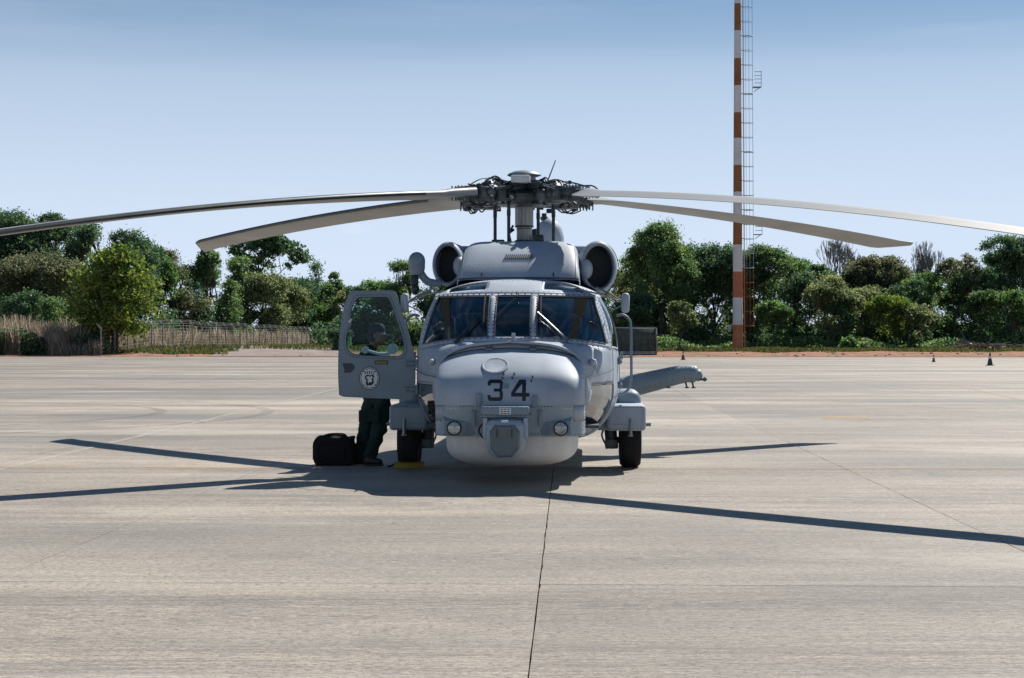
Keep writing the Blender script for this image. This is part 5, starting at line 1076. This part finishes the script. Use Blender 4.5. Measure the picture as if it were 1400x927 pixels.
    if skel is not None:
        fork0 = fit3((0, 0, 0)); rb_ = max(.09, min(.26, H * .016)) / .05
        for k in range(trunks if style != 'bare' else 1):
            sh = Vector(((k - (trunks - 1) / 2) * .5, k * .4, 0))
            for ptz, rad_, dep in skel[:: (1 if k == 0 else 1)]:
                if k and dep < 5: continue
                b.tube([fit3(q) + sh for q in ptz], [max(.02 if style == 'bare' else .022, x_ * rb_) for x_ in rad_], 7 if dep > 3 else 4, caps=False)
        b.tube([fork0 + Vector((0, 0, -.5)), fork0 + Vector((0, 0, .3))], .05 * rb_ * 1.05, 7)
        trunks = 0
    for k in range(trunks):
        off = (k - (trunks - 1) / 2) * .7; tilt = off * .35 * H * .1 + lean * .3; hz2 = zb_ + Hc * ({'umbrella': .12, 'bare': .35}.get(style, .45)); fork = Vector((off + tilt, 0, hz2))
        base = [Vector((off * .5, 0, -.2)), Vector((off * .6 + r.uniform(-.1, .1), 0, hz2 * .35)), Vector((off + tilt * .6 + r.uniform(-.15, .15), r.uniform(-.1, .1), hz2 * .7)), fork]
        b.tube(base, [tr * 1.3, tr, tr * .85, tr * .7], 7)
        mine = [c for i, c in enumerate(cl) if i % trunks == k]
        lim = []; nl = 6 if style in ('umbrella', 'bare', 'open') else 4
        for i in range(nl):
            a = 2 * math.pi * i / nl + r.uniform(-.4, .4); e = fork + Vector((math.cos(a) * Wd * .2, math.sin(a) * min(Wd, 8) * .18, Hc * r.uniform(.14, .30))); m_ = fork.lerp(e, .5) + Vector((0, 0, Hc * .05)); b.tube([fork, m_, e], [tr * .62, tr * .45, tr * .36], 6); lim.append(e)
        for i, (x, y, z, c) in enumerate(mine):
            e = Vector((x, y, z)); cand = [q for q in lim if q.z < e.z + .4] or [fork]; s = min(cand, key=lambda q: (q - e).length); m_ = s.lerp(e, .55) + Vector((r.uniform(-.2, .2), r.uniform(-.2, .2), -.05 * (e - s).length)); b.tube([s, m_, e], [tr * .34, tr * .22, tr * .10], 5)
            if style in ('bare', 'open', 'umbrella'):
                for kk in range(7 if style == 'bare' else 4):
                    d = Vector((r.normal(), r.normal() * .7, abs(r.normal()) + .3)).normalized() * (Hc * .13 if style == 'bare' else c * 1.0); p0_ = m_.lerp(e, r.uniform(.3, 1)); p1_ = p0_ + d; b.tube([p0_, p0_.lerp(p1_, .5) + Vector((r.uniform(-.1, .1), 0, r.uniform(-.1, .1))), p1_], [tr * .13, tr * .09, tr * .05], 4)
                    if style == 'bare':
                        for k3 in range(3): p3 = p0_.lerp(p1_, r.uniform(.4, .9)); b.tube([p3, p3 + Vector((r.normal(), r.normal(), abs(r.normal()) + .4)).normalized() * Hc * .07], [tr * .07, tr * .035], 3)
    b.build('trunk', M[bark], root, smooth=60, fix=False); return root
T_ = tree
T_(12, 205, 292, 130, 'dark', 1, 440, 'open', 'tall dark airy tree at the left edge of the photo', dens=1.15)
T_(62, 208, 290, 95, 'dark', 2, 330, 'umbrella', 'tall thin-topped tree with sky showing between branches, second from the left edge', dens=1.2)
T_(50, 196, 352, 150, 'red', 3, 474, 'open', 'lower dark tree with reddish leaves beneath the tall left edge trees')
T_(128, 203, 308, 88, 'dark', 4, 440, 'round', 'dense dark green tree just left behind the yellow-green tree')
T_(182, 207, 316, 84, 'dark', 5, 440, 'open', 'dark dome-topped tree just right behind the yellow-green tree')
T_(157, 164, 344, 128, 'bright', 6, 452, 'dome', 'bright yellow-green tree with a short trunk in front of the fence', dens=.6, lsize=.36, trunks=2)
T_(238, 200, 345, 105, 'red', 7, 468, 'round', 'dark olive tree with reddish leaves right of the yellow-green tree')
T_(284, 205, 336, 38, 'mid', 8, 380, 'open', 'slim light sapling top showing under the left rear rotor blade tip', dens=.5)
T_(298, 199, 366, 72, 'mid', 9, 468, 'round', 'mid green tree left of the olive rounded tree behind the fence')
T_(368, 216, 317, 112, 'dark', 10, 405, 'umbrella', 'flat-topped umbrella-shaped tree standing above the others on the left', lsize=.40, dens=.72, trunks=2)
T_(405, 220, 380, 62, 'dark', 11, 440, 'open', 'low dark crown between the umbrella-shaped tree and the dark column', dens=1)
T_(358, 198, 374, 106, 'olive', 12, 472, 'round', 'rounded olive green tree in front of the umbrella-shaped tree')
T_(432, 214, 360, 36, 'dark', 13, 440, 'column', 'narrow dark creeper-covered column of foliage')
T_(424, 203, 400, 66, 'fresh', 14, 472, 'bush', 'bright green leafy bush below the dark foliage column', cat='tree')
T_(458, 222, 372, 34, 'mid', 15, 440, 'open', 'thin small-crowned tree left of the open door', dens=.8)
T_(466, 205, 398, 56, 'olive', 16, 474, 'round', 'olive green tree partly behind the open door')
T_(508, 206, 402, 70, 'mid', 17, 474, 'round', 'green tree seen through the open door window')
T_(545, 208, 360, 84, 'mid', 18, 474, 'round', 'green tree between the open door and the left engine intake')
T_(600, 215, 385, 90, 'dark', 19, 474, 'round', 'dark tree hidden behind the cockpit')
for i, u in enumerate((660, 725, 790)): T_(u, 214, 386, 92, 'mid', 20 + i, 474, 'round', 'green tree hidden behind the helicopter', group='trees hidden behind the helicopter', dens=.6)
T_(862, 206, 352, 84, 'olive', 24, 470, 'round', 'pale olive tree beside the right engine intake', dens=.9)
T_(905, 200, 308, 100, 'mid', 25, 420, 'open', 'tallest open-crowned tree right of the helicopter with a forked trunk', dens=1.25, trunks=2)
T_(898, 210, 370, 110, 'dark', 26, 476, 'round', 'dark tree filling in under the tallest open-crowned tree')
T_(968, 203, 336, 96, 'dark', 27, 474, 'open', 'broad dark tree just left of the striped pole')
T_(934, 182, 414, 36, 'olive', 28, 452, 'open', 'small tree with yellowish leaves in front of the broad dark tree', lsize=.3)
T_(1042, 200, 336, 84, 'mid', 29, 425, 'open', 'tree with leaning forked trunk just right of the striped pole', dens=1.1, trunks=2)
T_(1010, 214, 345, 70, 'dark', 30, 476, 'open', 'dark tree directly behind the striped pole')
T_(1064, 212, 380, 70, 'olive', 31, 474, 'round', 'sunlit olive tree between the forked trunk and the dark creeper mass')
T_(1086, 197, 366, 52, 'dark', 32, 476, 'column', 'dark creeper-covered mass of foliage right of the pole', dens=1.1)
T_(1118, 203, 362, 66, 'dark', 33, 474, 'open', 'dark green tree under the right rear rotor blade')
T_(1138, 192, 378, 76, 'olive', 34, 455, 'open', 'light olive tree on several thin trunks', trunks=3, dens=1.2, bark='palebark')
T_(1148, 212, 314, 66, 'mid', 35, 372, 'bare', 'leafless tree behind the tip of the right rear rotor blade', bark='palebark')
T_(1196, 204, 352, 86, 'red', 36, 474, 'open', 'reddish sparse-topped tree right of the light olive tree', dens=1.3)
T_(1232, 207, 372, 72, 'mid', 37, 474, 'round', 'mid green tree right of the reddish sparse-topped tree')
T_(1268, 214, 328, 50, 'mid', 38, 380, 'bare', 'leafless tree with upright fine twigs, rightmost of the two bare trees', bark='palebark')
T_(1268, 203, 374, 80, 'fresh', 39, 474, 'round', 'bright green tree below the upright bare twigs')
T_(1306, 199, 346, 66, 'red', 40, 420, 'umbrella', 'gnarled dark-branched tree with sparse leaves near the right edge', dens=.35, trunks=1)
T_(1318, 206, 384, 76, 'mid', 41, 474, 'open', 'green tree under the gnarled dark-branched tree')
T_(1352, 208, 366, 62, 'dark', 42, 474, 'open', 'dark tree between the gnarled tree and the right edge')
T_(1392, 200, 324, 90, 'dark', 43, 440, 'open', 'tall dark tree at the right edge of the photo', dens=1.3)
T_(1386, 190, 400, 70, 'fresh', 44, 474, 'round', 'lower bright green tree at the right edge')
T_(1215, 188, 404, 60, 'bright', 45, 455, 'open', 'small sunlit yellow-green tree among the trunks on the right', dens=.6)
T_(1262, 186, 418, 50, 'olive', 46, 460, 'open', 'small yellow-green tree left of the pair of far right cones', dens=.7)
T_(1160, 178, 463, 30, 'fresh', 47, 482, 'bush', 'low green bush on the dirt edge right of the pole', name='bush', cat='bush', lsize=.26)
T_(1180, 180, 470, 22, 'olive', 48, 482, 'bush', 'low olive bush on the dirt edge beside the green bush', name='bush', cat='bush', lsize=.24)
T_(462, 172, 452, 24, 'dark', 52, 478, 'open', 'small dark slanting shrub beside the road left of the door', name='bush', cat='bush', lsize=.25, lean=1.0)
for i in range(18):                                          # off to both sides, for the ends of the wood
    r = rs(90 + i); u = (-60 - 70 * i) if i < 7 else (1450 + 70 * (i - 7)); 
    if i < 14: T_(u, 203 + r.uniform(-4, 8), r.uniform(310, 360), 105, ['dark', 'mid', 'olive'][i % 3], 60 + i, 470, 'round', 'green tree of the wood beyond the edge of the apron', dens=.5, group='trees beyond the photo edges', lsize=.5)
R_L = '''dark tree half hidden by the right engine intake
mid green tree rising behind the top of the curved barrier
olive tree filling the gap right of the tallest open-crowned tree
mid green tree close on the left side of the striped pole
dark tree close on the right side of the striped pole
fresh green tree behind the dark creeper-covered mass
dark low-crowned tree just right of the creeper-covered mass
mid green tree behind the leafless tree under the rotor blade
olive rounded tree below and right of the first leafless tree
mid green tree behind the reddish sparse-topped tree
dark tree just left of the upright bare twigs
fresh green tree right behind the upright bare twigs
dark tree just right of the gnarled dark-branched tree
mid green rounded tree second from the right edge skyline
olive tree on the skyline at the right edge
mid green low tree left of the cut brush pile
dark low tree behind the low green bush on the dirt edge
fresh green low tree just right of the foot of the striped pole
dark low tree behind the curved barrier
mid green low tree behind the small cone on the far right'''.split(chr(10))
L_L = '''mid green tree cut by the left edge of the photo
olive tree under the tall airy tree at the left edge
mid green tree left of the dense dark tree behind the yellow-green tree
dark tree directly behind the yellow-green tree
fresh green tree peeping out right of the yellow-green tree
dark tree between the reddish tree and the slim light sapling
mid green tree at the left foot of the umbrella-shaped tree
olive tree at the right foot of the umbrella-shaped tree
mid green tree right of the bright green leafy bush
dark tree just left of the open door's window
fresh green tree above the hinge side of the open door
dark low tree over the dry grass at the left edge
mid green low tree between the dry grass and the yellow-green tree'''.split(chr(10))
kinds = ['dark', 'mid', 'olive', 'mid', 'dark', 'fresh']
for i, (u, vt, D, wp) in enumerate(((835, 372, 218, 70), (880, 352, 216, 80), (935, 350, 214, 86), (985, 352, 208, 70), (1022, 362, 198, 60), (1075, 352, 218, 74), (1105, 372, 196, 60), (1165, 372, 214, 84), (1180, 392, 198, 66), (1212, 366, 216, 80), (1245, 384, 198, 64), (1290, 368, 218, 78), (1330, 372, 200, 66), (1365, 350, 214, 74), (1405, 346, 216, 84), (1346, 398, 193, 52), (1150, 410, 190, 48), (1058, 412, 190, 48), (870, 400, 194, 56), (1240, 420, 188, 44))):
    T_(u, D, vt, wp, {'fresh': 'fresh', 'olive': 'olive', 'dark': 'dark', 'mid': 'mid'}[R_L[i].split()[0]], 300 + i, 476, ['open', 'round', 'open'][i % 3], R_L[i], dens=.9)
for i, (u, vt, D, wp) in enumerate(((-10, 330, 214, 110), (36, 318, 210, 90), (95, 330, 214, 90), (150, 338, 214, 84), (212, 340, 214, 76), (262, 358, 206, 74), (322, 352, 206, 56), (392, 392, 206, 60), (442, 388, 206, 50), (486, 392, 208, 56), (524, 384, 212, 70), (20, 400, 180, 90), (90, 410, 180, 90))):
    T_(u, D, vt, wp, L_L[i].split()[0], 340 + i, 476, ['round', 'open', 'round'][i % 3], L_L[i], dens=.9)
# undergrowth that closes the foot of the wood
def scatter_mass(name, fn, n, size, leaf, seed, label, cat):
    r = rs(seed); C = fn(r, n); me = leaves_mesh(name, C, size, seed); me.materials.append(LF[leaf]); o = bpy.data.objects.new(name, me); col.objects.link(o); o['kind'] = 'stuff'; tag(o, label, cat); return o
def band(D0, D1, u0, u1, hf, lo=0):
    def f(r, n):
        D = r.uniform(D0, D1, n); u = r.uniform(u0, u1, n); x = (u - 700) / FOC * D
        h = hf * (.55 + .45 * np.sin(x * .55 + 1) * np.sin(x * .23 + D * .3)) ; z = lo + np.abs(r.uniform(0, 1, n)) ** .8 * np.maximum(.5, h)
        k = (x > -25) | (x < -36.6 - 4.6 * (306 - D) / 149 - 4.5) | (D < 175) ; x, D, z = x[k], D[k], z[k]
        t = np.array([terrain_z(a, b) for a, b in zip(x, D)]); return np.stack([x, D, z + t], 1)
    return f
scatter_mass('undergrowth', band(196, 216, 830, 1450, 3.6), 42000, .36, 'dark', 200, 'dark undergrowth at the foot of the trees right of the helicopter', 'undergrowth')
scatter_mass('undergrowth', band(187, 193, 830, 1450, 1.9), 13000, .28, 'mid', 201, 'mixed green scrub along the front of the wood on the right', 'undergrowth')
scatter_mass('undergrowth', band(194, 222, -60, 480, 5.0), 45000, .42, 'dark', 202, 'dark undergrowth behind the fence on the left', 'undergrowth')
scatter_mass('undergrowth', band(325, 345, 380, 480, 9.0), 16000, .6, 'dark', 207, 'dark undergrowth at the far end of the fence', 'undergrowth')
scatter_mass('undergrowth', band(205, 222, 470, 840, 5.0), 26000, .45, 'dark', 203, 'dark undergrowth behind the helicopter', 'undergrowth')
scatter_mass('undergrowth', band(222, 240, 480, 1480, 6.0), 40000, .5, 'olive', 204, 'olive undergrowth of the wood behind the front trees', 'undergrowth')  # olive leaf colour picked to pass for sunlit foliage behind the trunks
scatter_mass('brush_pile', band(176, 184, 1310, 1460, 1.1), 5000, .35, 'brush', 205, 'pile of cut dry brush on the dirt at the right edge', 'brush pile')
b = B(); r = rs(9)
for k in range(60):
    D = r.uniform(175, 183); u = r.uniform(1300, 1450); x = (u - 700) / FOC * D; z = terrain_z(x, D) + r.uniform(.1, 1.0); d = Vector((r.normal(), r.normal() * .4, r.normal() * .25)).normalized() * r.uniform(.8, 2.6); b.tube([Vector((x, D, z)), Vector((x, D, z)) + d], [.05, .02], 4)
o = b.build('cut_branches', M['palebark'], fix=False); tag(o, 'tangle of cut pale branches lying at the right edge', 'branches'); o['kind'] = 'stuff'
# tall dry grass and verge grass: thin upright blades
def blades(name, pos, h, w_, leaf, seed, label, cat, droop=.3):
    r = rs(seed); n = len(pos); hh = h * r.uniform(.5, 1.15, (n, 1)) if np.isscalar(h) else h[:, None] * r.uniform(.6, 1.1, (n, 1)); a = r.uniform(0, np.pi, n); s = np.stack([np.cos(a), np.sin(a), a * 0], 1) * w_ * .5; ln = r.normal(size=(n, 3)) * droop; ln[:, 2] = 1; top = pos + ln * hh
    V = np.empty((n, 4, 3)); V[:, 0] = pos - s; V[:, 1] = pos + s; V[:, 2] = top + s * .5; V[:, 3] = top - s * .5
    me = bpy.data.meshes.new(name); me.vertices.add(4 * n); me.vertices.foreach_set('co', V.ravel().astype(np.float32)); me.loops.add(4 * n); me.loops.foreach_set('vertex_index', np.arange(4 * n, dtype=np.int32)); me.polygons.add(n); me.polygons.foreach_set('loop_start', np.arange(0, 4 * n, 4, dtype=np.int32)); me.update(calc_edges=True)
    me.materials.append(LF[leaf]); o = bpy.data.objects.new(name, me); col.objects.link(o); o['kind'] = 'stuff'; tag(o, label, cat); return o
def ground_pts(r, n, xf, D0, D1):
    D = r.uniform(D0, D1, n); x = xf(r, D, n); return np.stack([x, D, np.array([terrain_z(a, b) for a, b in zip(x, D)])], 1)
r = rs(31); n = 17000; Dd = 158 + 170 * r.uniform(0, 1, n) ** 1.4; X = np.array([fx(d) for d in Dd]) - r.uniform(.4, 5.0, n); pos = np.stack([X, Dd, np.array([terrain_z(a, b) for a, b in zip(X, Dd)])], 1)
gh = 1.5 + .9 * np.sin(Dd * .45) * np.sin(Dd * .17 + X * .8) + r.normal(size=n) * .25
blades('dry_grass', pos, np.maximum(.6, gh), .11, 'dry', 32, 'tall dry brown grass standing behind the fence posts', 'dry grass', .2)
r = rs(33); TF = []; HH = []
for k in range(42):                                       # loose tufts, each fanning out
    cx_, cy_ = r.uniform(-62, -43.5), r.uniform(159, 172); m_ = 190; hh_ = r.uniform(1.6, 3.8); TF.append(np.stack([cx_ + r.normal(size=m_) * .45, cy_ + r.normal(size=m_) * .45, np.full(m_, terrain_z(cx_, cy_))], 1)); HH.append(np.full(m_, hh_))
blades('dry_grass', np.concatenate(TF), np.concatenate(HH), .09, 'dry', 34, 'tall pinkish dry grass clumps at the left edge in front of the trees', 'dry grass', .22)
scatter_mass('undergrowth', band(160, 172, -40, 150, 3.0), 38000, .24, 'dark', 206, 'dark low bushes among the dry grass at the left edge', 'undergrowth')
r = rs(35); n = 42000
pos = np.concatenate([ground_pts(r, n // 2, lambda r, D, n: r.uniform(15, 75, n), 168, 188), ground_pts(r, n // 4, lambda r, D, n: r.uniform(-62, -29, n), 161, 180), ground_pts(r, n // 4, lambda r, D, n: r.uniform(-30, 15, n), 172, 200)])
keep = (np.sin(pos[:, 0] * .7) + np.sin(pos[:, 1] * .9 + pos[:, 0] * .2) + r.normal(size=len(pos)) * .6) > -.2
blades('verge_grass', pos[keep], .42, .12, 'grass', 36, 'low patchy green grass between the dirt edge and the trees', 'grass', .5)
r = rs(37); b = B()
for k in range(150):
    D = r.uniform(152, 168); x = r.uniform(-70, 80); s = r.uniform(.05, .16); b.ball((x, D, terrain_z(x, D) + s * .3), (s * 1.3, s, s * .7), 6)
o = b.build('dirt_clods', M['dirt'], fix=False); o['kind'] = 'stuff'; tag(o, 'reddish clods scattered along the dirt edge', 'clods')
